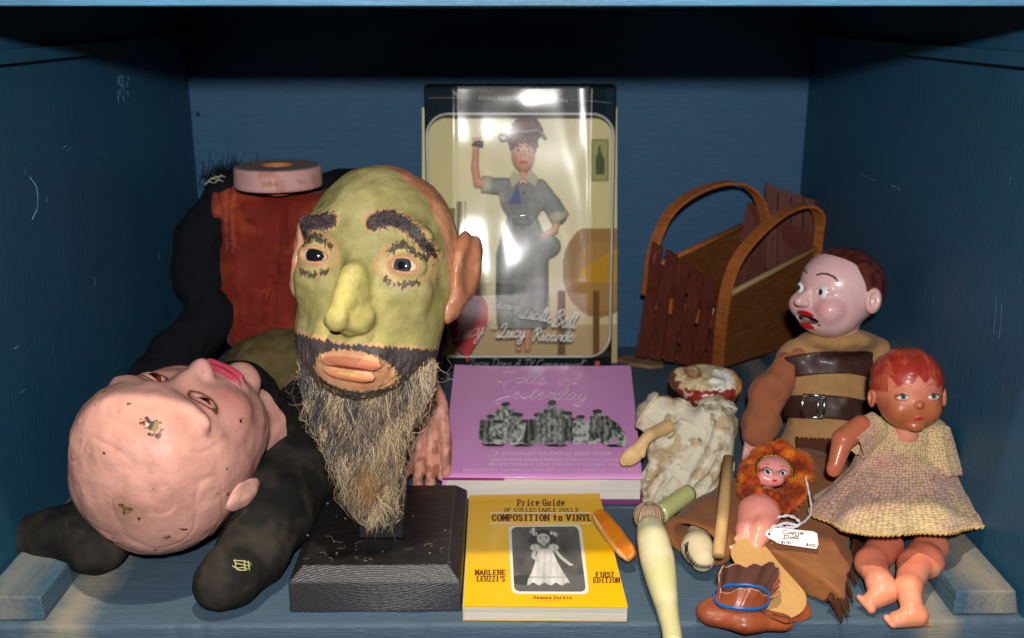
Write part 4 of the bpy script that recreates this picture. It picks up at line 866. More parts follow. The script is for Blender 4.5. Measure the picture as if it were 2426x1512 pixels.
def stroke_font(s, x0, x1, y, h, wd=2.1, name='lettering'):
    """wide slab-serif capitals drawn as bars in picture units on the cover"""
    G = {'A': [(0,0,.5,1),(.5,1,1,0),(.2,.35,.8,.35)], 'B': [(.1,0,.1,1),(.1,1,.75,1),(.75,1,.85,.75),(.85,.75,.7,.52),(.1,.52,.7,.52),(.7,.52,.9,.25),(.9,.25,.75,0),(.75,0,.1,0)],
    'C': [(.9,.75,.7,1),(.7,1,.3,1),(.3,1,.08,.7),(.08,.7,.08,.3),(.08,.3,.3,0),(.3,0,.7,0),(.7,0,.9,.25)], 'D': [(.12,0,.12,1),(.12,1,.6,1),(.6,1,.9,.7),(.9,.7,.9,.3),(.9,.3,.6,0),(.6,0,.12,0)],
    'E': [(.12,0,.12,1),(.12,1,.9,1),(.12,.5,.7,.5),(.12,0,.9,0)], 'F': [(.12,0,.12,1),(.12,1,.9,1),(.12,.5,.7,.5)], 'G': [(.9,.8,.7,1),(.7,1,.3,1),(.3,1,.08,.7),(.08,.7,.08,.3),(.08,.3,.3,0),(.3,0,.85,0),(.85,0,.85,.45),(.85,.45,.55,.45)],
    'I': [(.5,0,.5,1)], 'L': [(.15,0,.15,1),(.15,0,.9,0)], 'M': [(.08,0,.08,1),(.08,1,.5,.3),(.5,.3,.92,1),(.92,1,.92,0)], 'N': [(.1,0,.1,1),(.1,1,.9,0),(.9,0,.9,1)], 'O': [(.3,0,.7,0),(.7,0,.92,.3),(.92,.3,.92,.7),(.92,.7,.7,1),(.7,1,.3,1),(.3,1,.08,.7),(.08,.7,.08,.3),(.08,.3,.3,0)],
    'P': [(.12,0,.12,1),(.12,1,.7,1),(.7,1,.9,.75),(.9,.75,.7,.48),(.7,.48,.12,.48)], 'R': [(.12,0,.12,1),(.12,1,.7,1),(.7,1,.88,.75),(.88,.75,.7,.5),(.7,.5,.12,.5),(.5,.5,.9,0)], 'S': [(.88,.8,.65,1),(.65,1,.25,1),(.25,1,.1,.75),(.1,.75,.88,.3),(.88,.3,.7,0),(.7,0,.3,0),(.3,0,.08,.2)],
    'T': [(.5,0,.5,1),(.05,1,.95,1)], 'U': [(.12,1,.12,.3),(.12,.3,.35,0),(.35,0,.65,0),(.65,0,.88,.3),(.88,.3,.88,1)], 'V': [(.05,1,.5,0),(.5,0,.95,1)], 'Y': [(.05,1,.5,.5),(.95,1,.5,.5),(.5,.5,.5,0)], 'Z': [(.1,1,.9,1),(.9,1,.1,0),(.1,0,.9,0)],
    "'": [(.5,.7,.5,1)], 't': [(.45,1,.45,.1),(.45,.1,.8,.05),(.15,.65,.8,.65)], 'o': [(.3,0,.7,0),(.7,0,.85,.35),(.85,.35,.7,.68),(.7,.68,.3,.68),(.3,.68,.12,.35),(.12,.35,.3,0)], 'r': [(.25,0,.25,.68),(.25,.5,.8,.66)], 'i': [(.5,0,.5,.65),(.5,.85,.5,.98)],
    'c': [(.85,.6,.3,.68),(.3,.68,.1,.35),(.1,.35,.3,0),(.3,0,.85,.08)], 'e': [(.12,.36,.85,.36),(.85,.36,.7,.68),(.7,.68,.3,.68),(.3,.68,.12,.36),(.12,.36,.3,0),(.3,0,.85,.05)], 'u': [(.15,.68,.15,.1),(.15,.1,.5,0),(.5,0,.8,.15),(.8,.68,.8,0)], 'd': [(.8,0,.8,1),(.8,.6,.3,.66),(.3,.66,.12,.33),(.12,.33,.3,0),(.3,0,.8,.05)],
    'a': [(.8,.68,.8,0),(.8,.4,.3,.38),(.3,.38,.12,.18),(.12,.18,.3,0),(.3,0,.8,.1),(.2,.68,.8,.68)], 'n': [(.15,0,.15,.68),(.15,.55,.6,.68),(.6,.68,.82,.5),(.82,.5,.82,0)], 'b': [(.15,0,.15,1),(.15,.64,.7,.66),(.7,.66,.88,.33),(.88,.33,.7,0),(.7,0,.15,.03)]}
    slabs = {'A': [(0,0),(1,0)], 'F': [(.12,0)], 'I': [(.5,0),(.5,1)], 'L': [(.15,1)], 'M': [(.08,0),(.92,0),(.08,1),(.92,1)], 'N': [(.1,0),(.1,1),(.9,1)], 'P': [(.12,0)], 'R': [(.12,0),(.95,0)], 'T': [(.5,0)], 'U': [(.12,1),(.88,1)], 'V': [(.05,1),(.95,1)], 'Y': [(.5,0),(.05,1),(.95,1)], 'r': [(.25,0)], 'i': [(.5,0)], 'n': [(.15,0),(.82,0)]}
    n = sum(.55 if c in " '" else 1 for c in s); cw = (x1-x0)/n; cur = x0; parts = []
    def bar(a, b, c, d, w):
        l = math.hypot(c-a, d-b)+1e-6; nx, ny = -(d-b)/l*w/2, (c-a)/l*w/2; ex, ey = (c-a)/l*w*.3, (d-b)/l*w*.3
        Q = [yp(*q, .00005*random.random()) for q in ((a+nx-ex, b+ny-ey), (a-nx-ex, b-ny-ey), (c-nx+ex, d-ny+ey), (c+nx+ex, d+ny+ey))]; parts.append((np.array(Q), [(0, 1, 2, 3)]))
    for ch in s:
        k = .55 if ch in " '" else 1; g = cw*k*.80
        for a, b, c, d in G.get(ch, []): bar(cur+a*g, y-b*h, cur+c*g, y-d*h, wd if abs(a-c) < abs(b-d)*.7 else wd*.75)
        for a, b in slabs.get(ch, []): bar(cur+(a-.22)*g, y-b*h, cur+(a+.22)*g, y-b*h, wd*.75)
        cur += cw*k
    return obj(name, *merge(parts), mink, cov, smooth=False)
stroke_font('Price Guide', 1226, 1340, 1198, 14, 3.2); stroke_font('OF COLLECTABLE DOLLS', 1194, 1372, 1212, 8, 2); stroke_font('COMPOSITION to VINYL', 1166, 1404, 1233, 13, 4)
stroke_font('MARLENE', 1126, 1200, 1362, 11, 3); stroke_font("LEUZZI'S", 1130, 1198, 1377, 11, 3); stroke_font('FIRST', 1412, 1456, 1367, 11, 3); stroke_font('EDITION', 1406, 1470, 1380, 11, 3); stroke_font('Deanna Durbin', 1264, 1356, 1419, 6.5, 1.8)
ytext('COMPOSITION', 1283, 1336, 1425, 3.4, .0, m=mat('orange_ink', lin(200, 130, 10), .6))
mw2 = mat('white_ink', (.80, .78, .70), .5)
for y in (1214, 1239): Q = [yp(a, b) for a, b in ((1160, y), (1400, y+.0), (1401, y+2.6), (1160, y+2.6))]; obj('white_rule', Q, [(3, 2, 1, 0)], mw2, cov, smooth=False)
def rrq(c4, r, n=7, o=0):
    """rounded quadrilateral from 4 picture corners TL TR BR BL"""
    c4 = [np.array(c, float) for c in c4]; out = []
    for i in range(4):
        p = c4[i]; a = nrm(c4[i-1]-p)*r; b = nrm(c4[(i+1) % 4]-p)*r
        for t in np.linspace(0, 1, n): out.append((1-t)**2*(p+a)+2*t*(1-t)*p+t*t*(p+b))
    return [yp(*q, o) for q in out]
def flat(name, P, m, par, col=None): return obj(name, np.array(P), [tuple(range(len(P)))[::-1]], m, par, smooth=False)
flat('photo_border', rrq([(1204, 1245), (1377, 1243), (1396, 1408), (1212, 1407)], 16, o=.0001), mw2, cov)
mph = mat('printed_photo', None, .45, .3)
# black and white doll photograph: a grid clipped to the rounded frame, tones from flat shapes
def photo(name, c4, tone, par, r=.06, o=.0003, nu=120, nv=130, pf_=yp, al=None):
    TL, TR, BR, BL = [np.array(c, float) for c in c4]; U, Vv = np.meshgrid(np.linspace(0, 1, nu), np.linspace(0, 1, nv), indexing='ij'); u, v = U.ravel(), Vv.ravel()
    p2 = ((1-u)*(1-v))[:, None]*TL+(u*(1-v))[:, None]*TR+(u*v)[:, None]*BR+((1-u)*v)[:, None]*BL; C = tone(u, v)
    F = np.array([(i*nv+j, i*nv+j+1, (i+1)*nv+j+1, (i+1)*nv+j) for i in range(nu-1) for j in range(nv-1)])
    keep = np.ones(len(u), bool) if al is None else al(u, v); F = F[keep[F].all(1)]
    P = np.array([pf_(a, b, o) for a, b in p2]); us_, inv = np.unique(F, return_inverse=True); return obj(name, P[us_], inv.reshape(F.shape), mph, par, col=C[us_], smooth=False)
def sd(u, v, a, b, ra, rb): return np.hypot((u-a)/ra, (v-b)/rb)
def t_doll(u, v):
    g = np.full(len(u), .10); q = np.stack([u, v, u*0], 1); g += .05*fbm(q, 4, 3, 2); g = np.where(v > .70+.04*np.sin(u*9), .13, g); g = np.where(sd(u, v, .15, .82, .2, .08) < 1, .05, g)
    sk = np.interp(v, [.34, .42, .55, .70, .82, .90], [.10, .12, .16, .22, .28, .30]); c = .47+.02*v; f = .50+.05*np.sin(u*70+v*8)+.10*np.sin(u*23+1)*sstep(v, .4, .9)+.05*vn(q, 30, 5)
    g = np.where((v > .34)*(v < .885+.02*np.sin(u*40))*(np.abs(u-c) < sk), f+.12, g); g = np.where((np.abs(v-.78) < .008)*(np.abs(u-c) < sk), .35, g)
    for a in (-1, 1): g = np.where(sd(u, v, .47+a*.13, .32, .075, .05) < 1, .62+.1*np.sin(u*90), g)
    d, t = pdist(u, v, [(.33, .36), (.30, .46), (.36, .52)]); g = np.where(d < .026, .5, g); d, t = pdist(u, v, [(.62, .36), (.70, .48), (.80, .57)]); g = np.where(d < .022, .5, g); g = np.where(sd(u, v, .82, .585, .03, .018) < 1, .6, g)
    g = np.where(sd(u, v, .46, .15, .16, .105) < 1, .025+.03*vn(q, 40, 3), g)
    for a in (-.15, .13): g = np.where(sd(u, v, .46+a, .20, .06, .06) < 1, .03+.04*vn(q, 50, 3), g)
    g = np.where(sd(u, v, .465, .185, .095, .082) < 1, .55, g); g = np.where((np.abs(u-.465) < .03)*(v > .24)*(v < .30), .45, g)
    for a in (-.038, .042): g = np.where(sd(u, v, .465+a, .175, .017, .010) < 1, .03, g); g = np.where((np.abs(v-.155) < .004)*(np.abs(u-.465-a) < .024), .1, g)
    g = np.where(sd(u, v, .467, .225, .022, .007) < 1, .08, g); g = np.where(sd(u, v, .467, .20, .008, .006) < 1, .35, g)
    for a, b in ((.31, .075), (.35, .11), (.60, .10), (.65, .12), (.33, .045)): g = np.where(sd(u, v, a, b, .035, .03) < 1, .5+.2*np.sin(u*120), g)
    for a in (.43, .47, .51): g = np.where(sd(u, v, a, .335, .022, .014) < 1, .35, g)
    g = np.clip(g, .012, .8); return np.stack([g, g*.98, g*.94], 1)
def clipq(r): return lambda u, v: (np.hypot(np.maximum(np.abs(u-.5)-.5+r, 0), np.maximum(np.abs(v-.5)-.5+r*.95, 0)) < r)
photo('cover_photo', [(1210, 1249), (1371, 1247), (1390, 1402), (1217, 1401)], t_doll, cov, al=clipq(.09))
# ================================================================ purple hardback
fA, fB = fl(1047, 1192), fl(1520, 1192); zf = .031; P0 = A(0, fA[1], zf); bkY, bkZ = 1.268, .058
nP = nrm(np.cross(A(1, 0, 0), A(0, bkY-fA[1], bkZ-zf))); pp = lambda x, y, o=0.: onplane(x, y, P0, nP)+nP*o
pk = thing('hardback_book', fl(1280, 1195), 'thick purple hardback book with a printed doll group, lying behind the yellow book', 'book')
q4 = [pp(1047, 1131), pp(1522, 1133), pp(1494, 868), pp(1077, 865)]; up = nP
def board(lo, hi, ins=0.): c = sum(q4)/4; return [q+(c-q)*ins+up*lo for q in q4]+[q+(c-q)*ins+up*hi for q in q4]
mpu = mat('purple_jacket', lin(232, 158, 222), .42, .35, bump=.0006, bscale=16, noise=.05, nscale=20, coat=.2)
T = zf-.0006
U_, V_ = 24, 24
def jk(u, v): P = (1-u)[:, None]*((1-v)[:, None]*q4[0]+v[:, None]*q4[3])+u[:, None]*((1-v)[:, None]*q4[1]+v[:, None]*q4[2]); return P+up*(.0009*np.sin(u*5+v*3)*v+.0006*vn(np.stack([u, v, v*0], 1), 5))[:, None]
V, F, uv = grid(jk, U_, V_); F = [tuple(q) for q in F]; n = len(V); jc = obj('front_cover', np.vstack([V, V-up*.0022]), F+[tuple(i+n for i in q[::-1]) for q in F]+[(i*V_, i*V_+n, (i+1)*V_+n, (i+1)*V_) for i in range(U_-1)], mpu, pk)
obj('pages', *hexa(board(-T+.0035, -.0026, .012)), pages_mat('white_page_edges', (.80, .74, .68)), pk, smooth=False)
Pb = [fl(x, y, .0006) for x, y in ((1047, 1194), (1522, 1195))]; qb = [Pb[0], Pb[1], q4[2]*A(1, 1, 0)+A(0, 0, .024), q4[3]*A(1, 1, 0)+A(0, 0, .024)]
obj('back_cover', *hexa(qb+[a+A(0, 0, .0024) for a in qb]), mat('dark_purple_cloth', lin(120, 40, 104), .5), pk, smooth=False)
obj('spine', *hexa([q4[0]-up*T, q4[0]-up*T+A(.004, 0, 0), q4[3]-up*T+A(.004, 0, 0), q4[3]-up*T, q4[0], q4[0]+A(.004, 0, 0), q4[3]+A(.004, 0, 0), q4[3]]), mpu, pk, smooth=False)
Q = [pp(1048, 1131), pp(1195, 1132), pp(1195, 1137), pp(1046, 1136)]; obj('jacket_edge', [Q[0]-A(0, .0004, 0), Q[1]-A(0, .0004, 0), Q[1]-A(0, .0004, .003), Q[0]-A(0, .0004, .003)], [(3, 2, 1, 0)], mat('deep_magenta', lin(150, 40, 110), .5), pk, smooth=False)
msil = mat('pale_violet_ink', lin(246, 226, 242), .35)
def pscript(strokes, wd):
    parts = [tube(spline([pp(a, b, .0013) for a, b in pts], max(6, 5*len(pts))), wd, 4, True, flat=.3) for pts in strokes]; return obj('lettering', *merge(parts), msil, jc)
pscript(word('Dolls', 1176, 908, 1292, 912, 13, .5), .0008); pscript(word('of', 1316, 912, 1362, 914, 13, .5), .0008); pscript(word('Yesterday', 1176, 944, 1392, 950, 15, .5), .0008)
def ptext(s, x0, x1, y, h): a, b = pp(x0, y, .0012), pp(x1, y, .0012); u = nrm(pp(x0, y-20, .0012)-a); return text(s, 'lettering', jc, msil, a, nrm(b-a), u, np.linalg.norm(b-a), np.linalg.norm(pp(x0, y-h, .0012)-a), 0, 0)
ptext('A TREASURY OF DOLLS AND THEIR', 1172, 1450, 1080, 7); ptext('COSTUMES FROM MANY COUNTRIES, TOLD', 1160, 1470, 1094, 6); ptext('IN PICTURES FOR EVERY COLLECTOR', 1160, 1474, 1106, 6); ptext('WITH NOTES ON MAKERS, DRESSES AND THE CARE OF OLD DOLLS', 1096, 1512, 1119, 6)
FIG = [(.13, .14, .075, .62, .40), (.08, .42, .085, .42, .12), (.21, .46, .07, .42, .14), (.36, .50, .07, .42, .55), (.44, .30, .10, .60, .10), (.535, .06, .10, .86, .30), (.70, .36, .11, .58, .62), (.80, .24, .12, .60, .20), (.91, .55, .07, .40, .45), (.60, .38, .07, .55, .12)]
FIG = [(.18, .08, .085, .60, .42), (.07, .34, .085, .50, .14), (.26, .30, .07, .55, .30), (.13, .46, .075, .47, .50), (.32, .44, .085, .50, .60), (.41, .30, .10, .62, .08), (.51, .04, .115, .88, .28), (.61, .26, .08, .62, .12), (.70, .34, .10, .58, .62), (.82, .22, .11, .62, .20), (.93, .58, .06, .38, .48)]
def figs(u, v):
    q = np.stack([u*3, v, u*0], 1); g = np.full(len(u), -1.); u = u+.012*vn(q, 6, 44)
    for cx, top, w_, h, tn in FIG:
        nz = fbm(q, 16, 3, int(cx*100)); k = (v-top)/h; sk = w_*1.22*(.40+.75*k+.06*np.sin(u*80)); lean = .16*k if cx > .6 else 0
        ins_ = (k > .18)*(k < 1+.04*np.sin(u*60))*(np.abs(u-cx-lean*.5) < sk); g = np.where(ins_, np.clip(tn*(1+.9*nz)+.10*np.sin((u-cx)*160), .015, .75), g)
        g = np.where(sd(u, v, cx, top+h*.10, .030, h*.10+.02) < 1, np.clip(.38+.3*nz, .05, .6), g); g = np.where(sd(u, v, cx, top+h*.03, .036, h*.06+.01) < 1, .05, g)
    for cx in (.11, .30, .53, .93): g = np.where((sd(u, v, cx, .955, .075, .035) < 1)*(g < 0), .02, g)
    return g
def t_fig(u, v): g = np.clip(figs(u, v), .012, .8); return np.stack([g*.93, g, g*.93], 1)
photo('printed_dolls', [(1140, 948), (1470, 950), (1486, 1064), (1132, 1062)], t_fig, jc, o=.0014, nu=260, nv=110, pf_=pp, al=lambda u, v: figs(u, v) >= 0)
# ================================================================ split wood basket
def lerp(a, b, t): return np.asarray(a)*(1-t)+np.asarray(b)*t
bs = thing('wooden_basket', dp(1700, 872, 1.38), 'dark woven split wood basket with two bentwood hoop handles, leaning in the back right corner', 'basket')
mor = mat('orange_bent_wood', lin(170, 98, 44), .5, .4, bump=.0006, bscale=40, noise=.35, nscale=40, stretch=(1, 1, 5)); mdk = mat('dark_red_splint', lin(92, 40, 28), .5, .4, bump=.0008, bscale=60, noise=.45, nscale=50, stretch=(6, 6, 1)); mbr = mat('brown_plank', lin(112, 66, 32), .55, .3, bump=.0006, bscale=40, noise=.4, nscale=30, stretch=(2, 2, 8)); mrim = mat('pale_split_rim', lin(150, 124, 84), .6)
Nb, Lb, Rb = dp(1706, 874, 1.375), dp(1512, 842, 1.42), dp(1890, 815, 1.452); Fb = Lb+Rb-Nb
Nt, Lt, Rt = dp(1735, 695, 1.335), dp(1550, 600, 1.39), dp(1950, 580, 1.425); Ft = Lt+Rt-Nt; 
nx = nrm(Lb-Nb); ny = nrm(Rb-Nb)
def plank(P, th, name, m, par=bs, bev=.0006):
    P = [np.array(p) for p in P]; n = nrm(np.cross(P[1]-P[0], P[3]-P[0])); return obj(name, *slab(np.array(P), None, n*th), m, par, smooth=False, bevel=bev)
plank([Nb, Rb, Rt, Nt], -.003, 'side_board', mbr); plank([Lb, Fb, lerp(Fb, Ft, .86), lerp(Lb, Lt, .86)], .003, 'side_board', mbr)
plank([Rb, Fb, lerp(Fb, Ft, 1.05), lerp(Rb, Rt, 1.05)], -.003, 'end_board', mdk)
obj('floor_board', *slab(np.array([Nb, Rb, Fb, Lb])+A(0, 0, .002), None, A(0, 0, .003)), mbr, bs, smooth=False)
obj('rim', *tube([Nt+ny*-.004, Rt], .0042, 6, True), mrim, bs); obj('rim', *tube([lerp(Lb, Lt, .86), lerp(Fb, Ft, .86)], .0042, 6, True), mor, bs)
K = 6
for k in range(K):                                                   # fanned splints of the near end, with a gap between each
    t0, t1 = k/K+.016, (k+1)/K-.020; b0, b1 = lerp(Nb, Lb, t0), lerp(Nb, Lb, t1); ex = .12-.02*abs(k-2.5)+.015*(k % 2)+.10*(k >= 4)
    T0, T1 = lerp(Nt, Lt, t0*1.04-.02), lerp(Nt, Lt, t1*1.04-.02); T0 = T0+(T0-b0)*ex*.6; T1 = T1+(T1-b1)*ex*.6; off = -np.cross(nx, A(0, 0, 1))*.0; pts = []
    for s in np.linspace(0, 1, 14):
        w_ = (.0015 if k % 2 else -.0015)*math.sin(s*9.4); wid = .10*math.sin(s*12+k*1.7); a, b = lerp(lerp(b0, T0, s), lerp(b1, T1, s), -.02+wid*.6), lerp(lerp(b0, T0, s), lerp(b1, T1, s), 1.02+wid*.6); pts.append((a-ny*(.006+w_), b-ny*(.006+w_)))
    V = np.array([q for ab in pts for q in ab]); V = np.vstack([V, V+ny*.0022]); m_ = 28
    F = [(2*i, 2*i+1, 2*i+3, 2*i+2) for i in range(13)]; F += [tuple(j+m_ for j in f[::-1]) for f in F]; F += [(2*i, 2*i+2, 2*i+2+m_, 2*i+m_) for i in range(13)]+[(2*i+1, 2*i+1+m_, 2*i+3+m_, 2*i+3) for i in range(13)]+[(26, 27, 27+m_, 26+m_)]
    obj('splint', V, F, mdk, bs, smooth=False)
for k, s in enumerate((.22, .5, .78)):                                # horizontal weavers behind them
    obj('weaver', *slab(np.array([lerp(lerp(Nb, Nt, s), lerp(Lb, Lt, s), 0), lerp(lerp(Nb, Nt, s), lerp(Lb, Lt, s), 1), lerp(lerp(Nb, Nt, s+.16), lerp(Lb, Lt, s+.16), 1), lerp(lerp(Nb, Nt, s+.16), lerp(Lb, Lt, s+.16), 0)])-ny*.001, None, -ny*.002), mdk if k != 1 else mor, bs, smooth=False)
wh = [tube([dp(x, y, 1.372), dp(x-3, y+22, 1.370)], .0012, 5) for x, y in ((1615, 806), (1618, 850), (1650, 860), (1580, 880), (1562, 812), (1628, 748), (1655, 830))]
fk = [slab([dp(x, y-13, 1.357), dp(x+4, y-2, 1.357), dp(x+1, y+14, 1.357), dp(x-4, y+4, 1.357)], None, A(0, .0004, 0)) for x, y in ((1626, 802), (1657, 850-30), (1582, 756), (1600, 778), (1582, 856), (1548, 770))]
wk2 = []
for x, y in ((1632, 790), (1648, 830), (1672, 810), (1690, 735), (1664, 858), (1594, 806), (1610, 775), (1622, 752), (1640, 845), (1566, 800)):
    r = ray(x, y); n_ = ny; t = np.dot((Nb-ny*.0095)-CAM, n_)/np.dot(r, n_); c_ = CAM+r*t; wk2.append(slab([c_+A(0, 0, .006), c_+nx*.0012, c_-A(0, 0, .007), c_-nx*.0012], None, -ny*.0004))
mbw = mat('bare_pale_wood', lin(190, 184, 170), .6)
for q_ in wk2: obj('worn_spot', *q_, mbw, bs, smooth=False)
def hoop(a0, a1, peaks, name='hoop_handle', wd=.011):
    P = spline([a0]+peaks+[a1], 50); n = len(P); side = nrm(np.cross(ny, A(0, 0, 1))); V = []
    T = np.gradient(P, axis=0); T /= np.linalg.norm(T, axis=1)[:, None]; N_ = np.cross(T, side); N_ /= np.linalg.norm(N_, axis=1)[:, None]
    for i in range(n): V += [P[i]+side*wd*.5+N_[i]*.002, P[i]-side*wd*.5+N_[i]*.002, P[i]-side*wd*.5-N_[i]*.002, P[i]+side*wd*.5-N_[i]*.002]
    F = [(4*i+j, 4*i+(j+1) % 4, 4*i+4+(j+1) % 4, 4*i+4+j) for i in range(n-1) for j in range(4)]; F += [(3, 2, 1, 0), (4*n-4, 4*n-3, 4*n-2, 4*n-1)]
    return obj(name, V, F, mor, bs, smooth=False, bevel=.0006)
hoop(dp(1700, 874, 1.366), dp(1932, 650, 1.415), [dp(1712, 740, 1.326), dp(1735, 640, 1.326), dp(1780, 570, 1.34), dp(1850, 508, 1.37), dp(1912, 488, 1.40), dp(1944, 525, 1.412)], wd=.020)
hoop(dp(1530, 700, 1.41), dp(1822, 600, 1.465), [dp(1548, 590, 1.39), dp(1590, 500, 1.40), dp(1665, 448, 1.42), dp(1740, 434, 1.44), dp(1792, 462, 1.455), dp(1815, 530, 1.46)], wd=.019)
for k in range(4):                                                    # splints standing at the far end
    x0 = 1812+k*30; P = [dp(x0, 640, 1.450), dp(x0+28, 630, 1.451), dp(x0+30, (446, 452, 462, 474)[k], 1.461), dp(x0+2, (432, 448, 458, 468)[k], 1.461)]; plank(P, .002, 'far_splint', mdk)
sl = dp(1500, 858, 1.395); P = [fl(a, b, .0015) for a, b in ((1462, 858), (1480, 850), (1520, 850), (1566, 862), (1572, 874), (1540, 876), (1490, 868))]
o = obj('bark_scrap', *slab(P, None, A(0, 0, .006)), mat('rough_brown_bark', lin(140, 104, 72), .8, bump=.002, bscale=60, noise=.4), None, smooth=False, bevel=.002); tag(o, 'flat brown scrap of bark lying between the doll carton and the basket', 'scrap')
# ================================================================ ventriloquist dummy boy
PX = lambda x, y, px, py, d: ((px-CX)*(1+d/FPX)-(x-CX), d, (CY-py)*(1+d/FPX)-(CY-y))
TH = lambda x, y, o: (lambda px, py, d=0: PX(x, y, px, py, d))
dm = thing('ventriloquist_dummy', fl(1960, 1110), 'boy ventriloquist dummy with painted brown hair, open red mouth, tan shirt and fringed trousers', 'dummy')
mface = mat('doll_face_enamel', None, .32, .4, bump=.00015, bscale=90, noise=.05, nscale=40, coat=.12)
hf2 = frame_at(1984, 696, 1.125, 116, Z=(.16, .98, .10), F=(-.90, .04, .43))
def f_dum(p):
    s = ell(p, (0, .12, .18), (.80, .90, .78)); s = smin(s, ell(p, (0, -.20, -.42), (.66, .58, .48)), .25)
    for sd in (-1, 1):
        s = smin(s, sph(p, (sd*.42, -.52, -.30), .26), .12); s = smax(s, -ell(p, (sd*.33, -.92, .06), (.19, .14, .15)), .12); s = smin(s, ell(p, (sd*.33, -.60, .04), (.17, .14, .14)), .04)
        s = smax(s, -ell(p, (sd*.33, -.78, .04), (.14, .15, .10)), .02)
    n = cap(p, (0, -.70, .05), (0, -.96, -.20), .06, .105); s = smin(s, n, .08); s = smin(s, ell(p, (0, -.84, -.23), (.14, .11, .08)), .05)
    s = smin(s, ell(p, (0, -.72, -.44), (.24, .09, .045)), .05); s = smin(s, ell(p, (0, -.63, -.69), (.22, .13, .055)), .05)
    s = smax(s, -ell(p, (0, -.80, -.56), (.34, .34, .082)), .02)
    for sd in (-1, 1): s = smax(s, -cap(p, (sd*.30, -.9, -.56), (sd*.24, -.7, -.95), .012), .02)
    return smin(s, cap(p, (0, .2, -.45), (0, .24, -.75), .40, .34), .12)
V, F = snet(f_dum, (-.95, -1.25, -1.2), (.95, 1.15, 1.05), .05, sub=2)
def c_dum(p):
    x, y, z = p.T; n = fbm(p, 6, 3, 2); C = np.tile(A(*lin(226, 182, 182)), (len(p), 1)); C = mixc(C, lin(236, 140, 136), np.exp(-(((np.abs(x)-.45)/.2)**2+((z+.30)/.18)**2))*(y < 0)*.5)
    hl = -.02-.16*sstep(z, .1, .65)-.46*sstep(z, .62, .90)+.25*np.exp(-((np.abs(x)-.0)/.2)**2)*0
    h = sstep(y-hl-.26*(z < .16), 0, .03)*sstep(z+.22, 0, .05)
    hc = mixc(np.tile(A(*lin(104, 50, 42)), (len(p), 1)), lin(62, 26, 24), sstep(vn(p*A(3, 1, 1), 6, 4), -.2, .6)*.8); C = C*(1-h[:, None])+hc*h[:, None]
    red = lin(196, 12, 16); f = y < -.2; C = mixc(C, red, f*sstep(-np.hypot(x/.25, (z+.45)/.062), -1.04, -.96)); C = mixc(C, red, f*(z < -.60)*sstep(-np.hypot(x/.22, (z+.69)/.06), -1.04, -.96))
    C = mixc(C, lin(20, 8, 8), f*(np.abs(z+.555) < .085)*(np.abs(x) < .34)*(y > -.66)); C = mixc(C, lin(196, 150, 140), f*(np.abs(z+.60) < .04)*(np.abs(x) < .24)*(y < -.50)*(y > -.8)*.7)
    for sd in (-1, 1): d, t = pdist(x, z, [(sd*.15, .36), (sd*.23, .40), (sd*.34, .41), (sd*.46, .37), (sd*.54, .29)]); C = mixc(C, lin(70, 44, 16), f*sstep(-(d-.022), 0, .008)); C = mixc(C, lin(150, 90, 84), f*sstep(-np.abs(np.hypot((x-sd*.33)/.145, (z-.04)/.105)-1), -.05, -.02)*.5)
    return C
obj('head', hf2.w(V), F, mface, dm, col=c_dum(V))
for sd in (-1, 1): eyeball(hf2, dm, (sd*.33, -.60, .04), .155, (-.10, -1, -.02), .44, .26, lin(70, 50, 20), (.85, .86, .84), ring=(.02, .015, .01), name='eye')
for sd in (-1, 1):
    def f_de(p, sd=sd):
        d = ell(p, (sd*.82, .18, -.02), (.12, .19, .26)); d = smax(d, -ell(p, (sd*.94, .11, .02), (.10, .11, .17)), .04); return smin(d, ell(p, (sd*.84, .16, -.04), (.06, .06, .09)), .04)
    V, F = snet(f_de, (min(sd*.6, sd*1.1), -.2, -.4), (max(sd*.6, sd*1.1), .7, .4), .03, sub=1); obj('ear', hf2.w(V), F, mface, dm, col=np.tile(A(*lin(230, 182, 176)), (len(V), 1)))
# body in the tan shirt
bf2 = frame_at(1965, 930, 1.12, 1); B = TH(1965, 930, 0)
def f_tor(p):
    s = ell(p, B(1975, 950, 20), (112, 80, 150)); s = smin(s, chain(p, [B(1885, 850, 20), B(2065, 845, 30)], [48, 50], 30), 45); s = smin(s, ell(p, B(1985, 808, 0), (86, 88, 34)), 24); s = smin(s, ell(p, B(1955, 1060, 20), (110, 78, 70)), 30)
    return s-fbm(p, .014, 3, 3)*4
def f_torw(p): return f_tor(p)-4.5*np.abs(vn(p*A(.5, 1, 1.3), .028, 8))+2
mtan = mat('tan_felt', lin(174, 132, 86), .9, .15, bump=.0005, bscale=500, fine=.0001, noise=.14, nscale=60, sheen=.08)
V, F = snet(f_torw, (-150, -90, -240), (160, 120, 160), 9, sub=1); shirt = obj('shirt', bf2.w(V), F, mtan, dm)
def band(name, zf, half, th, m, par, x0=-200, x1=200, res=3.6):
    def f(p):
        t = np.abs(f_tor(p)-th*.5)-th*.5-.5; t = smax(t, np.abs(p[:, 2]-zf(p[:, 0]))-half(p[:, 0]), 1); t = np.maximum(t, np.maximum(x0-p[:, 0], p[:, 0]-x1)); return np.maximum(t, p[:, 1]-20)
    V, F = snet(f, (-160, -90, -240), (165, 40, 160), res, sub=0); return obj(name, bf2.w(V), F, m, par)
mlea = mat('dark_brown_leatherette', lin(62, 36, 30), .5, .35, bump=.0003, bscale=120, noise=.15, coat=.04)
band('chest_strap', lambda x: 74-.0011*(x+10)**2+.04*x, lambda x: 26+.1*np.clip(x-30, 0, 40), 5, mlea, shirt, x1=92)
band('belt', lambda x: -30-.0012*(x+20)**2-.04*x, lambda x: 27+0*x, 7, mlea, shirt)
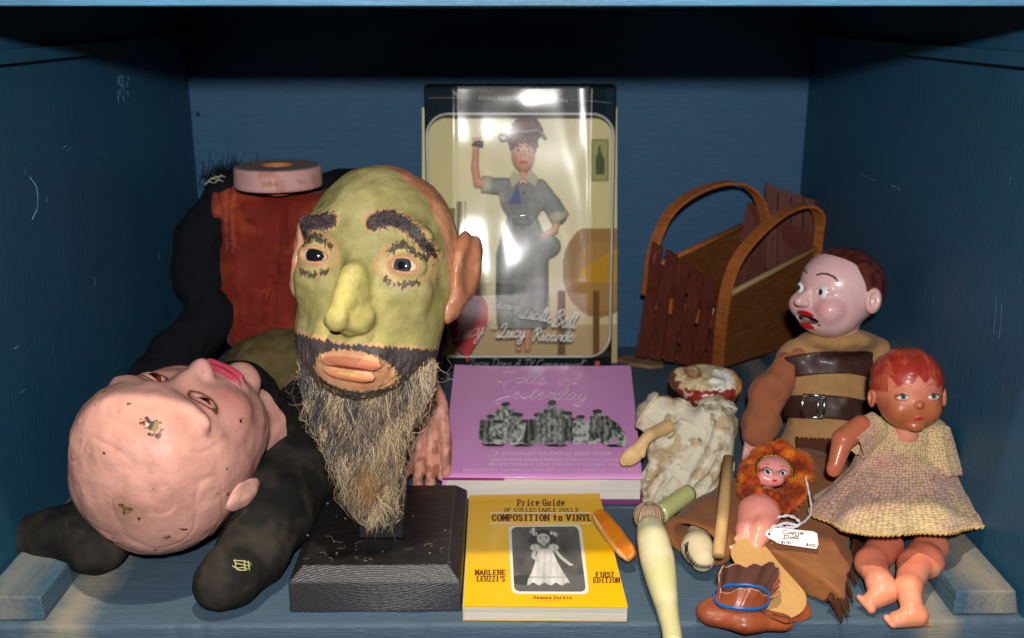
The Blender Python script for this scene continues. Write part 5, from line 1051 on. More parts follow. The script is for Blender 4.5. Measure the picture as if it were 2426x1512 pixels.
bc = [(1903, 936), (1955, 938), (1950, 990), (1898, 988)]; BP = []
for a, b in bc:
    d_ = nrm(ray(a, b)); P = (CAM+d_*.9)[None]; 
    for _ in range(40): P = P+d_*(f_tor((P-bf2.o)@bf2.M/bf2.k)-10)*bf2.k*.8
    BP.append(P[0])
mmet = mat('steel_buckle', (.55, .55, .52), .25, metal=1)
buckle = obj('buckle', *merge([tube([BP[i], BP[(i+1) % 4]], .0019, 8) for i in range(4)]+[tube([lerp(BP[0], BP[1], .72), lerp(BP[3], BP[2], .72)], .0012, 8)]), mmet, shirt)
st2 = [tube(np.array([bf2.w(B(x, y, -62))[0], bf2.w(B(x+dx, y+18, -64))[0]]), .0009, 5) for x, y, dx in ((1868, 862, 6), (1906, 850, -4), (2040, 836, 4))]
def f_sl(p):
    s = chain(p, [B(1888, 850, 10), B(1820, 930, 0), B(1800, 1010, -20), B(1790, 1032, -25)], [38, 38, 38, 32], 20); return s-fbm(p, .02, 3, 3)*5-5*np.abs(vn(p*A(.5, 1, 1), .03, 5))
V, F = snet(f_sl, (-240, -90, -150), (-20, 80, 140), 8, sub=1); obj('sleeve', bf2.w(V), F, mat('rust_cloth', lin(160, 96, 66), .9, .15, bump=.0005, bscale=400, noise=.14, nscale=60, sheen=.08), dm)
def f_sr(p): s = chain(p, [B(2060, 850, 30), B(2110, 930, 40), B(2110, 1010, 20)], [44, 42, 38], 20); return s-fbm(p, .02, 3, 33)*5
V, F = snet(f_sr, (40, -60, -140), (220, 120, 140), 9, sub=1); obj('sleeve', bf2.w(V), F, mtan, dm)
def f_dh(p):
    s = ell(p, B(1783, 1050, -28), (20, 14, 28))
    for k, (x0, x1, y1) in enumerate(((1768, 1762, 1086), (1777, 1773, 1094), (1787, 1785, 1096), (1797, 1797, 1088))): s = smin(s, chain(p, [B(x0, 1060, -28), B((x0+x1)/2, 1075, -32), B(x1, y1, -28)], [6.5, 6, 5], 2), 2.5)
    return smin(s, chain(p, [B(1800, 1048, -32), B(1812, 1066, -38), B(1808, 1080, -36)], [6.5, 6, 5], 2), 3)
V, F = snet(f_dh, (-215, -60, -180), (-140, 0, -85), 3, sub=1); obj('hand', bf2.w(V), F, mface, dm, col=np.tile(A(*lin(226, 166, 160)), (len(V), 1)))
# trousers: flattened suede legs stretched out on the shelf
msu = mat('brown_suede', lin(146, 94, 56), .95, .1, bump=.0006, bscale=120, fine=.00015, noise=.22, nscale=40, sheen=.085)
mho = mat('dark_suede', lin(84, 50, 34), .95, .1, bump=.0004, bscale=300, noise=.25, nscale=60)
def f_leg(P, R, sq):
    def f(p): q = p*A(1, 1, 1/sq); return chain(q, [np.array(a)*A(1, 1, 1/sq) for a in P], R, .01)*.8-fbm(p, 28, 3, 3)*.0018-.0012*np.abs(vn(p, 60, 8))
    return f
PA = [fl(1880, 1110, .030), fl(1780, 1185, .024), fl(1700, 1240, .022)]
endA = fl(1652, 1290, .02); dA = nrm(PA[2]-PA[1])
def fA2(p): s = fA_(p); s = smax(s, (p-endA)@dA-.002, .004); inner_ = cap(p*A(1, 1, 1.5), fl(1705, 1240, .021)*A(1, 1, 1.5), fl(1610, 1318, .022)*A(1, 1, 1.5), .020, .030); return smax(s, -inner_, .002)
PA3 = PA+[fl(1610, 1318, .022)]; fA_ = f_leg(PA3, [.030, .034, .035, .037], .58)
V, F = snet(fA2, np.min(PA3, 0)-.06, np.max(PA3, 0)+.06, .0028, sub=0); V[:, 2] = np.maximum(V[:, 2], .0008); legA = obj('trouser_leg', V, F, msu, dm)
PB = [fl(1915, 1110, .024), fl(1890, 1230, .019), fl(1870, 1310, .016), fl(1855, 1400, .014)]; fB_ = f_leg(PB, [.044, .048, .051, .052], .28)
hem = lambda x: None
hA, hB = fl(1740, 1290, .016), fl(1958, 1400, .016); dn = nrm(np.cross(hB-hA, A(0, 0, 1))); dn = -dn if dn[1] > 0 else dn
def fB2(p): s = smax(fB_(p), (p-hB)@dn, .003); return s
V, F = snet(fB2, np.min(PB, 0)-.07, np.max(PB, 0)+.07, .005, sub=1); V[:, 2] = np.maximum(V[:, 2], .0008); legB = obj('trouser_leg', V, F, msu, dm)
fr_ = []                                                              # leather fringe along the outer seam
seamP = spline([fl(2030, 1250, .016), fl(2022, 1300, .015), fl(1998, 1355, .014), fl(1965, 1425, .013)], 34)
out = nrm(fl(2040, 1400, 0)-fl(1985, 1350, 0))
for i in range(33):
    a, b = seamP[i], seamP[i+1]; l = .013+.006*random.random()+(.006 if i > 22 else 0); d = nrm(out+A(random.gauss(0, .12), -.35+random.gauss(0, .12), 0)); tip = (a+b)/2+d*l; tip[2] = .002+.004*random.random(); mid = (a+b)/2+d*l*.5+A(0, 0, .002)
    w2 = (b-a)*.36; c_ = (a+b)/2; fr_.append(slab([c_-w2*1.2, c_+w2*1.2, mid+w2, tip+w2*.7, tip-w2*.6, mid-w2], None, A(0, 0, .0009)))
obj('fringe', *merge(fr_), mho, legB, smooth=False)
V, F = tube(seamP+A(0, 0, .0015), .0028, 6); obj('seam', V, F, mho, legB)
for i, (x, y) in enumerate(((1888, 1062), (1900, 1066), (1912, 1064), (1926, 1068), (1938, 1064))): P = [bf2.w(B(x+2, y-14, -62))[0], bf2.w(B(x, y+22, -66))[0]]; fr_.append(tube(P, .002, 5))
band('waist_flap', lambda x: -132+0*x, lambda x: 26+6*np.abs(np.sin(x*.35)), 8, mho, shirt, x0=-90, x1=60)
# stockinged foot poking from the far leg, blanket stitched round its rim
PF = [fl(1655, 1268, .024), fl(1652, 1298, .020), fl(1664, 1326, .017)]
def f_ft(p): return smin(cap(p, PF[0], PF[1], .011, .0135), cap(p, PF[1], PF[2], .0135, .011), .008)-fbm(p, 90, 2, 3)*.0004
V, F = snet(f_ft, np.min(PF, 0)-.03, np.max(PF, 0)+.03, .0022, sub=1); ft = obj('cloth_foot', V, F, mat('cream_cotton', lin(206, 190, 156), .9, .1, bump=.0004, bscale=300, noise=.12), legA)
tk = []
def onsurf(f, x, y, off): d_ = nrm(ray(x, y)); P = (CAM+d_*.72)[None]; 
rimp = spline([(1624, 1292), (1624, 1312), (1636, 1334), (1656, 1347), (1680, 1347)], 24)
for a, b in rimp: tk.append(tube([hit(f_ft, a+random.gauss(0, 1), b, .0006), hit(f_ft, a+7-(b-1300)*.06, b-9, .0006)], .00045, 4))
tk.append(tube([hit(f_ft, a, b-4, .0006) for a, b in rimp], .0004, 4)); obj('blanket_stitch', *merge(tk), mat('black_thread', (.01, .01, .01), .7), ft)
# left shoe on the near leg, its tan sole turned to the viewer
a0_, b0_ = fl(1886, 1452, .006), fl(1776, 1296, .034); sx_ = nrm(fl(1870, 1330, .02)-fl(1780, 1400, .02)); sz_ = nrm(b0_-a0_); sn_ = nrm(np.cross(sx_, sz_)); sn_ = sn_ if sn_[2] > 0 else -sn_; sc_ = (a0_+b0_)/2
spt = lambda x, y, o=0.: onplane(x, y, sc_, sn_)+sn_*o
ol = spline([(1740, 1288), (1762, 1276), (1790, 1280), (1816, 1296), (1850, 1338), (1890, 1382), (1910, 1410), (1908, 1440), (1884, 1460), (1850, 1464), (1822, 1452), (1800, 1428), (1782, 1392), (1748, 1340), (1732, 1310), (1740, 1288)], 60)[:-1]
mle = mat('chestnut_leather', lin(146, 72, 42), .40, .42, bump=.0005, bscale=70, fine=.0001, noise=.25, nscale=50, coat=.08, rvar=.1)
obj('shoe_sole', *slab([spt(a, b) for a, b in ol], None, -sn_*.0022), mat('tan_sole_leather', lin(206, 160, 98), .6, .3, bump=.0003, bscale=90, noise=.12, nscale=40), dm, smooth=False, bevel=.0007)
UA, UB = spt(1852, 1420), spt(1800, 1330)
def f_up(p): s = cap(p, UA-sn_*.014+A(.010, 0, 0), UB-sn_*.014+A(.012, .0, 0), .021, .019); return smax(s, (p-sc_)@sn_+.0022, .001)-fbm(p, 90, 3, 3)*.0010
V, F = snet(f_up, np.minimum(UA, UB)-.05, np.maximum(UA, UB)+.05, .003, sub=1); V[:, 2] = np.maximum(V[:, 2], .0006); obj('shoe_upper', V, F, mle, dm)
# ================================================================ loose moccasin with a blue band
mo = thing('moccasin', fl(1765, 1490), 'loose chestnut leather doll moccasin with a torn dark collar and a blue band', 'doll shoe')
PM = [fl(1690, 1452, .011), fl(1765, 1464, .012), fl(1850, 1474, .008)]
def f_mo(p):
    q = p*A(1, 1, 1.7); s = chain(q, [a*A(1, 1, 1.7) for a in PM], [.0150, .0155, .0100], .008); s = smin(s, cap(q, PM[0]*A(1, 1, 1.7)+A(.010, .010, .002), PM[1]*A(1, 1, 1.7)+A(-.008, .010, .002), .0135, .0135), .006)
    return s-fbm(p, 90, 3, 3)*.0006-.0005*np.abs(vn(p, 130, 5))
V, F = snet(f_mo, np.min(PM, 0)-.03, np.max(PM, 0)+.035, .0025, sub=1); V[:, 2] = np.maximum(V[:, 2], .0006); obj('shoe_body', V, F, mle, mo)
V, F = tube([hit(f_mo, a, b, .0004) for a, b in ((1800, 1448), (1830, 1466), (1862, 1478), (1872, 1476), (1868, 1466), (1830, 1455))], .0008, 5); obj('toe_seam', V, F, mat('dark_seam', lin(80, 34, 18), .5), mo)
cb, ct = fl(1742, 1440, .018), fl(1768, 1372, .030)
def colf(u, v):
    a = u*2*math.pi; top = np.exp(-((a-1.2)/.9)**2)+np.exp(-((a-1.2-2*math.pi)/.9)**2); c_ = cb[None]+(ct-cb)[None]*v[:, None]*A(1, .75, 1); rx = .0175+.0090*v**1.2+.0015*np.sin(a*3+1)*v; ry = .0125+.0075*v
    hz = v*(.006*np.sin(a*3+.5)+.010*top+.0016*vn(np.stack([a*7, a*0, a*0], 1))+.001*np.sin(a*11)); return np.stack([c_[:, 0]+rx*np.cos(a)+.004*v*top, c_[:, 1]+ry*np.sin(a)+.004*v*top, c_[:, 2]+hz-.006*(1-v)], 1)
V, F, uv = grid(colf, 110, 18, True); V = V+.0010*np.stack([fbm(V, 75, 2, i) for i in (1, 2, 3)], 1)*uv[:, 1:2]
nu, nv = 110, 18; cen = cb[None]+(ct-cb)[None]*uv[:, 1:2]*A(1, .75, 1); rad = (V-cen); rad[:, 2] = 0; rad /= np.linalg.norm(rad, axis=1)[:, None]; col_ = obj('collar', V, F, mle, mo); obj('lining', V-rad*.0012, F[:, ::-1], mat('dark_leather_lining', lin(84, 52, 42), .85, .2, bump=.0004, bscale=200, noise=.25), mo)
E = np.array([V[i*nv+nv-1]-rad[i*nv+nv-1]*.0006 for i in range(nu)]); E = np.vstack([E, E[:1]]); obj('torn_edge', *tube(E+.0003*RNG.normal(size=E.shape), .0006, 5, False), mat('raw_leather_edge', lin(190, 140, 104), .9), col_)
RG = np.array([V[i*nv+7]+rad[i*nv+7]*.0022+A(0, -.002, .0035) for i in range(nu)]); RG[:, 2] = RG[:, 2]*.4+RG[:, 2].mean()*.6; bb0, bb1 = np.vstack([RG, RG[:1]])-A(0, 0, .0017), np.vstack([RG, RG[:1]])+A(0, 0, .0017); o_ = np.vstack([rad[[i*nv+6 for i in range(nu)]], rad[6:7]])*.0012; rb_ = np.concatenate([bb0, bb1, bb1+o_, bb0+o_]); m_ = nu+1; Fb_ = [(a*m_+i, a*m_+i+1, ((a+1) % 4)*m_+i+1, ((a+1) % 4)*m_+i) for a in range(4) for i in range(nu)]; obj('blue_band', rb_, Fb_, mat('blue_rubber', lin(20, 96, 170), .4, .5), mo)
# ================================================================ old wooden string puppet
pu = thing('wooden_puppet', fl(1600, 1200), 'worn wooden puppet with broken red and cream face, stained white blouse and pale turned leg', 'puppet')
hp = frame_at(1672, 918, 1.13, 1); Hh = TH(1672, 918, 0)
def f_ph(p):
    s = ell(p, Hh(1680, 915, 20), (76, 62, 50)); s = smin(s, ell(p, Hh(1635, 900, 30), (48, 45, 36)), 14); s = smax(s, -rbox(p, Hh(1655, 945, -46), (52, 16, 14), 5), 4); s = smin(s, ell(p, Hh(1690, 905, -36), (26, 16, 12)), 8)
    return s-fbm(p, .03, 3, 3)*4
V, F = snet(f_ph, (-110, -60, -70), (100, 100, 70), 6, sub=2); x, z = V[:, 0]+1672, 918-V[:, 2]; n = fbm(V, .05, 4, 7); nn = fbm(V, .12, 3, 17)
C = mixc(np.tile(A(*lin(206, 188, 146)), (len(V), 1)), lin(176, 132, 74), sstep(n, .0, .5)*.8); C = mixc(C, lin(228, 224, 214), sstep(-np.hypot((x-1712)/40, (z-905)/26)+n*.4, -1.1, -.9))
C = mixc(C, lin(112, 60, 34), sstep(-(x-1612)+n*22, 0, 6)*1.); C = mixc(C, lin(200, 150, 60), sstep(x-1728+n*12, 0, 5)*.8)
rd = (z > 922+6*nn)*(z < 966)*(x > 1598+4*nn)*(x < 1738)*(V[:, 1] < 10); C = mixc(C, lin(150, 52, 44), rd*1.); C = mixc(C, lin(220, 190, 170), rd*(nn > .35)*.8); C = mixc(C, lin(70, 30, 22), (vn(V, .2, 9) > .86)*.8)
C = mixc(C, lin(120, 70, 40), np.exp(-((np.hypot(x-1640, (z-880)*1.2)-16)/5)**2)*(V[:, 1] < 40)*.8)
obj('head', hp.w(V), F, mat('flaking_paint', None, .45, .4, bump=.0008, bscale=90, noise=.15, coat=.15), pu, col=C)
bl = frame_at(1632, 1070, 1.03, 1); Bl = TH(1632, 1070, 0)
def f_bl(p):
    s = ell(p, Bl(1640, 1080, 10), (98, 62, 100)); s = smin(s, ell(p, Bl(1570, 985, 40), (66, 45, 48)), 24); s = smin(s, ell(p, Bl(1690, 1020, 20), (56, 50, 62)), 20); s = smin(s, chain(p, [Bl(1570, 1150, 0), Bl(1545, 1196, -20)], [50, 32], 10), 16); s = smin(s, cap(p, Bl(1600, 1130, -10), Bl(1610, 1172, -10), 46, 34), 16); s = smin(s, cap(p, Bl(1700, 1120, 10), Bl(1690, 1180, 0), 34, 18), 14); s = smin(s, ell(p, Bl(1700, 970, 60), (40, 30, 26)), 12)
    q = p+16*np.stack([vn(p, .012, 1), vn(p, .012, 2), vn(p, .012, 3)], 1); q = q @ np.array([[.85, 0, .5], [0, 1, 0], [-.5, 0, .85]]); a = np.abs(vn(q*A(1, .6, .32), .034, 5)); b = np.abs(vn(q*A(.4, .6, 1.), .045, 15)); return s-11*np.exp(-(a/.28)**2)+5-5*np.exp(-(b/.35)**2)-fbm(p, .02, 2, 9)*5
V, F = snet(f_bl, (-150, -80, -160), (135, 130, 150), 7, sub=2)
n = fbm(V, .03, 4, 3); C = mixc(np.tile(A(*lin(216, 206, 184)), (len(V), 1)), lin(178, 152, 112), sstep(n, .05, .7)*.8); C = mixc(C, lin(120, 100, 74), sstep(fbm(V, .06, 3, 13), .42, .8)*.6); C = mixc(C, lin(90, 66, 44), (vn(V, .30, 33) > .90)*.6); C = mixc(C, lin(150, 128, 96), sstep(-V[:, 2], 85, 130)*.5)
obj('blouse', bl.w(V), F, mat('stained_cotton', None, .92, .1, bump=.0005, bscale=400, noise=.08, nscale=60), pu, col=C)
def f_arm(p):
    s = chain(p, [Bl(1580, 1012, -20), Bl(1540, 1030, -60), Bl(1512, 1060, -60)], [17, 14, 13], 4); s = smin(s, ell(p, Bl(1500, 1078, -60), (36, 9, 20), np.array([[.8, 0, .6], [0, 1, 0], [-.6, 0, .8]]).T @ np.eye(3)), 8); s = smin(s, cap(p, Bl(1522, 1078, -66), Bl(1528, 1056, -66), 7, 6), 4)
    for k in range(3): s = smax(s, -cap(p, Bl(1466+k*9, 1086+k*7, -90), Bl(1466+k*9, 1086+k*7, -30), 2.2), 2)
    return s
V, F = snet(f_arm, (-180, -90, -50), (-30, 10, 80), 4.5, sub=1); obj('hand', bl.w(V), F, mat('cream_painted_wood', lin(222, 184, 128), .5, .3, bump=.0003, bscale=120, noise=.15, nscale=60), pu)
mcr = mat('cream_enamel', None, .30, .5, bump=.00025, bscale=70, noise=.05, nscale=30, coat=.3)
def cre(V): n = fbm(V, 30, 4, 3); C = mixc(np.tile(A(*lin(212, 206, 150)), (len(V), 1)), lin(226, 218, 178), sstep(n, -.2, .5)); return mixc(C, lin(150, 134, 90), sstep(vn(V, 160, 5), .82, .9)*.5)
lp = spline([(1537, 1235), (1545, 1270), (1558, 1330), (1572, 1400), (1582, 1450), (1590, 1490), (1596, 1530)], 60); rr_ = np.interp(lp[:, 1], [1235, 1250, 1275, 1330, 1380, 1440, 1480, 1530], [22, 34, 40, 42, 36, 26, 22, 21]); zz = np.interp(lp[:, 1], [1235, 1330, 1440, 1530], [.034, .022, .012, .010])
P = np.array([fl(a, b, c) for (a, b), c in zip(lp, zz)]); V, F = tube(P, rr_*.0003775, 28); obj('lower_leg', V, F, mcr, pu, col=cre(V))
kb = fl(1537, 1222, .036)
def f_kb(p): a = np.arctan2(p[:, 0]-kb[0], -(p[:, 1]-kb[1])); return ell(p, kb, (.0145, .012, .0135))-.0005*np.cos(a*14)
V, F = snet(f_kb, kb-.02, kb+.02, .0014, sub=1); kn = obj('knee_bag', V, F, mat('tan_gathered_cloth', lin(196, 164, 132), .85, .1, noise=.15, nscale=90, bump=.0003, bscale=300), pu)
obj('stitching', *merge([tube(spline([kb+A(math.sin(a)*.0150, -math.cos(a)*.0125*math.cos(b), math.sin(b)*.0138) if 0 else kb+A(math.sin(a)*.0151*math.cos(b), -math.cos(a)*.0127*math.cos(b), .0141*math.sin(b)) for b in np.linspace(-.2, 1.3, 6)], 10), .00030, 3) for a in np.linspace(-1.3, 1.3, 12)]), mat('brown_thread', lin(80, 54, 34), .8), kn)
P = spline([fl(1562, 1218, .030), fl(1592, 1196, .032), fl(1632, 1168, .034)], 16); V, F = tube(P, np.linspace(.0098, .0090, 16), 20); obj('thigh', V, F, mat('pale_green_enamel', lin(192, 196, 128), .35, .4, bump=.0003, bscale=80, noise=.08, coat=.2), pu)
# ================================================================ dowel stick
a, b = fl(1726, 1085, .085), fl(1702, 1318, .032); dd = nrm(b-a); V, F = tube([a, a+(b-a)*.5, b-dd*.001, b], [.0052, .0055, .0056, .0050], 24); o = obj('dowel_stick', V, F, mat('pale_dowel_wood', lin(196, 158, 104), .6, .3, bump=.0003, bscale=60, noise=.15, nscale=60, stretch=(3, 1, 3)), None); tag(o, 'plain round wooden dowel resting against the puppet blouse, end toward the viewer', 'stick')
# ================================================================ orange painted wooden wedge
q0, q1 = fl(1412, 1212, .034), fl(1498, 1324, .016); dd = nrm(q1-q0); side = nrm(np.cross(dd, -Fv)); up_ = nrm(np.cross(side, dd)); 
def wed(u, v):
    L_ = np.linalg.norm(q1-q0); a = u*2*math.pi; w_ = np.interp(v, [0, .03, .15, .5, .85, .97, 1], [.0015, .0055, .0080, .0092, .0085, .006, .002]); h = np.interp(v, [0, .03, .15, .6, .97, 1], [.001, .0035, .004, .005, .0035, .001])
    ca, sa = np.cos(a), np.sin(a); ca = np.sign(ca)*np.abs(ca)**.55; sa = np.sign(sa)*np.abs(sa)**.55; return q0+(v*L_)[:, None]*dd+(w_*ca)[:, None]*side+(h*sa)[:, None]*up_
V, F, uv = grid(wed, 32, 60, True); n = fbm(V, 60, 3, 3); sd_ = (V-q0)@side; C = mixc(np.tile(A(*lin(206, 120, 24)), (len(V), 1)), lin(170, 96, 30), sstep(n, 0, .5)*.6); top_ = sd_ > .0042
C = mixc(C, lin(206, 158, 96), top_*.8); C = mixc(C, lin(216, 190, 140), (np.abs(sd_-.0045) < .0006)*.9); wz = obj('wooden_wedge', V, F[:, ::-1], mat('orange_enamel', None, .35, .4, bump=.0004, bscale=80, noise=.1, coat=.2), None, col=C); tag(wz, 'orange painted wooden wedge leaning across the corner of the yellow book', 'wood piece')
# ================================================================ small celluloid doll in an orange plush hood
ck = thing('celluloid_doll', fl(1800, 1300), 'tiny pink celluloid doll in an orange plush hood, wearing a white price tag', 'doll')
lift = .045
kf = frame_at(1828, 1128, .930, 1); Kf = lambda x, y, d=0: PX(1828, 1128, x, y, d-(y-1128)*.95)
mce = mat('pink_celluloid', None, .32, .36, bump=.0001, bscale=60, noise=.05, coat=.15)
def f_kh(p):
    s = ell(p, Kf(1832, 1114, 0), (44, 40, 34)); s = smin(s, ell(p, Kf(1824, 1134, -10), (34, 30, 20)), 10)
    for a in (-1, 1): s = smin(s, sph(p, Kf(1826+a*17, 1132-a*(-2), -24), 15), 6)
    return smin(s, sph(p, Kf(1827, 1125, -41), 4.5), 3)
V, F = snet(f_kh, (-55, -60, -45), (60, 50, 60), 4, sub=2); x, z = V[:, 0]+1828, 1128-V[:, 2]; f = V[:, 1] < -10; C = np.tile(A(*lin(232, 150, 146)), (len(V), 1))
for cx_, cz in ((1812, 1113), (1848, 1117)):
    C = mixc(C, (.85, .85, .85), f*(np.hypot((x-cx_)/9, (z-cz)/5.5) < 1)); C = mixc(C, (.02, .02, .03), f*(np.hypot((x-cx_+1)/4.5, (z-cz)/4.5) < 1)); d, t = pdist(x, z, [(cx_-10, cz-3), (cx_, cz-8), (cx_+10, cz-2)]); C = mixc(C, (.04, .02, .02), f*(d < 1.2)); C = mixc(C, lin(200, 70, 70), f*(np.hypot((x-cx_)/9, (z-cz+15)/1.6) < 1)*.6)
C = mixc(C, lin(214, 30, 60), f*(np.hypot((x-1824)/6, (z-1132)/3.2) < 1)*1.); C = mixc(C, lin(236, 110, 110), f*(np.hypot((np.abs(x-1826)-20)/8, (z-1134)/7) < 1)*.4)
obj('head', kf.w(V), F, mce, ck, col=C)
def f_kb2(p):
    s = chain(p, [Kf(1816, 1190, 4), Kf(1800, 1214, -4)], [36, 46], 10); s = smin(s, chain(p, [Kf(1780, 1215, -6), Kf(1768, 1255, -2), Kf(1762, 1288, 0)], [32, 24, 17], 6), 8); s = smin(s, chain(p, [Kf(1815, 1220, -10), Kf(1800, 1262, -12), Kf(1790, 1292, -10)], [32, 26, 17], 6), 7)
    return smin(s, cap(p, Kf(1748, 1278, -4), Kf(1795, 1290, -10), 9, 8), 5)
V, F = snet(f_kb2, (-150, -260, -200), (60, 70, 20), 6, sub=1); n = V[:, 2]; C = mixc(np.tile(A(*lin(232, 148, 132)), (len(V), 1)), lin(238, 168, 140), sstep(-n, 80, 150)); obj('body', kf.w(V), F, mce, ck, col=C)
V, F = snet(lambda p: ell(p, Kf(1752, 1298, -8), (22, 16, 16))-fbm(p, .08, 2, 2)*2, (-150, -250, -215), (-60, -130, -130), 4, sub=1); C = mixc(np.tile(A(*lin(226, 200, 176)), (len(V), 1)), lin(190, 120, 60), sstep(-np.hypot(V[:, 0]-Kf(1752, 1298, -8)[0], V[:, 2]-Kf(1752, 1298, -8)[2]), -12, -4)); obj('foot', kf.w(V), F, mce, ck, col=C)
hoodP = [Kf(1776, 1168, -6), Kf(1778, 1125, 0), Kf(1802, 1084, 10), Kf(1848, 1074, 10), Kf(1888, 1094, 10), Kf(1896, 1128, 6), Kf(1884, 1164, 0), Kf(1862, 1198, -4)]
def f_hood(p):
    s = chain(p, hoodP, [23, 25, 28, 28, 27, 26, 25, 20], 8); s = smin(s, chain(p, [Kf(1764, 1168, -16), Kf(1790, 1168, -40), Kf(1832, 1176, -44), Kf(1864, 1200, -20)], [15, 14, 14, 16], 6), 6)
    return s-fbm(p, .035, 3, 3)*6-2*np.abs(vn(p, .09, 5))
V, F = snet(f_hood, (-115, -160, -120), (115, 135, 115), 6, sub=1); n = fbm(V, .04, 3, 4)
C = mixc(np.tile(A(*lin(186, 72, 6)), (len(V), 1)), lin(214, 116, 20), sstep(n, -.1, .5)); C = mixc(C, lin(110, 36, 6), sstep(-n, .15, .6)*.8); hood = obj('plush_hood', kf.w(V), F, mat('orange_plush', None, .8, .3, bump=.0010, bscale=260, noise=.3, nscale=200, sheen=.08), ck, col=C)
# plush pile on the hood
idx = RNG.integers(0, len(V), 5200); W = kf.w(V[idx]); cen = np.array([kf.w(q)[0] for q in hoodP]); nd = np.argmin(((W[:, None]-cen[None])**2).sum(2), 1); N_ = W-cen[nd]; N_ /= np.linalg.norm(N_, axis=1)[:, None]; tng = RNG.normal(size=W.shape)*.35; d = (N_+tng); ln_ = .0016+.0012*RNG.random(len(W))
a3 = W; b3 = W+d*ln_[:, None]; s3 = np.cross(d, RNG.normal(size=W.shape)); s3 /= np.linalg.norm(s3, axis=1)[:, None]; VV = np.stack([a3-s3*.00025, a3+s3*.00025, b3], 1).reshape(-1, 3); FF = np.arange(len(VV)).reshape(-1, 3); obj('pile', VV, FF, mat('orange_plush_pile', None, .7, .3), hood, col=np.repeat(C[idx]*RNG.uniform(.55, 1.2, (len(idx), 1)), 3, 0))
P = spline([Kf(1790, 1140, -34), Kf(1792, 1100, -30), Kf(1815, 1080, -28), Kf(1850, 1084, -30), Kf(1876, 1110, -30), Kf(1878, 1134, -30)], 60); P = P+A(1.5, 1.5, 1.5)*np.sin(np.arange(60)*2.2)[:, None]; obj('gold_trim', *tube(kf.w(P), 3.4*kf.k, 6), mat('tarnished_gold_braid', lin(176, 142, 62), .35, metal=.8, bump=.0006, bscale=900), hood)
# tag on a doubled white string
mst = mat('white_cotton_string', lin(222, 216, 226), .8)
zs = .050; sp = [spline([dp(a, b, Y) for a, b, Y in pts], 40) for pts in ([(1908, 1130, .91), (1916, 1165, .90), (1922, 1210, .885), (1910, 1232, .875), (1888, 1246, .865), (1860, 1250, .86)], [(1842, 1226, .87), (1870, 1222, .87), (1892, 1234, .865), (1893, 1244, .86), (1868, 1253, .857), (1836, 1246, .852), (1822, 1262, .846)], [(1834, 1250, .853), (1860, 1240, .86), (1888, 1245, .862)])]
obj('tag_string', *merge([tube(P+A(0, 0, s*.0006)+.0003*np.sin(np.arange(40)*1.5+s)[:, None], .00075, 5) for P in sp for s in (-1, 1)]), mst, ck)
TP = A(*dp(1875, 1280, .842)); n_ = nrm(A(-.05, -.75, .66)); tg = lambda x, y, o=0.: onplane(x, y, TP, n_)+n_*o
tc = [(1832, 1250), (1926, 1259), (1936, 1264), (1939, 1290), (1934, 1301), (1844, 1288), (1834, 1281), (1822, 1276), (1812, 1266), (1818, 1257)]
tgo = obj('price_tag', *slab([tg(a, b) for a, b in tc], None, -n_*.0005), mat('white_card', (.78, .74, .72), .6), ck, smooth=False)
def tscript(pts_list, wd=.00035): return obj('handwriting', *merge([tube(spline([tg(a, b, .0003) for a, b in p], max(6, 4*len(p))), wd, 4, True) for p in pts_list]), mat('brown_ballpoint', lin(110, 90, 80), .6), tgo)
def tword(s, x0, y0, x1, y1, xh): return word(s, x0, y0, x1, y1, xh, .1)
GL['p'] = ([[(.15, 1), (.1, -.9)], [(.12, .7), (.5, 1), (.7, .5), (.4, 0), (.12, .2)]], .8)
for ch, st_ in {'1': [[(.3, 0), (.35, 1.6)]], '5': [[(.8, 1.6), (.3, 1.6), (.25, .9), (.7, .9), (.6, .1), (.15, .1)]], '9': [[(.7, 1.3), (.4, 1.6), (.2, 1.1), (.6, .9), (.7, 1.4), (.6, 0)]], '4': [[(.3, 1.6), (.2, .8), (.8, .8)], [(.65, 1.5), (.6, 0)]], '0': [[(.5, 1.6), (.15, .9), (.3, 0), (.7, .2), (.8, 1.2), (.5, 1.6)]], '$': [[(.7, 1.3), (.3, 1.3), (.3, .9), (.7, .7), (.6, .2), (.2, .3)], [(.5, 1.8), (.45, 0)]]}.items(): GL[ch] = (st_, .8)
tscript(tword('Cupie', 1852, 1264, 1904, 1266, 4.2)+tword('Doll', 1854, 1276, 1892, 1277, 4)+tword('15191', 1842, 1287, 1876, 1290, 3.4)+tword('$40', 1908, 1293, 1930, 1296, 3.6))
obj('punch_hole', *tube([tg(1822, 1266, .0004), tg(1822, 1266, 0)], .0011, 12), mat('dark_hole2', (.05, .05, .05), .9), tgo)
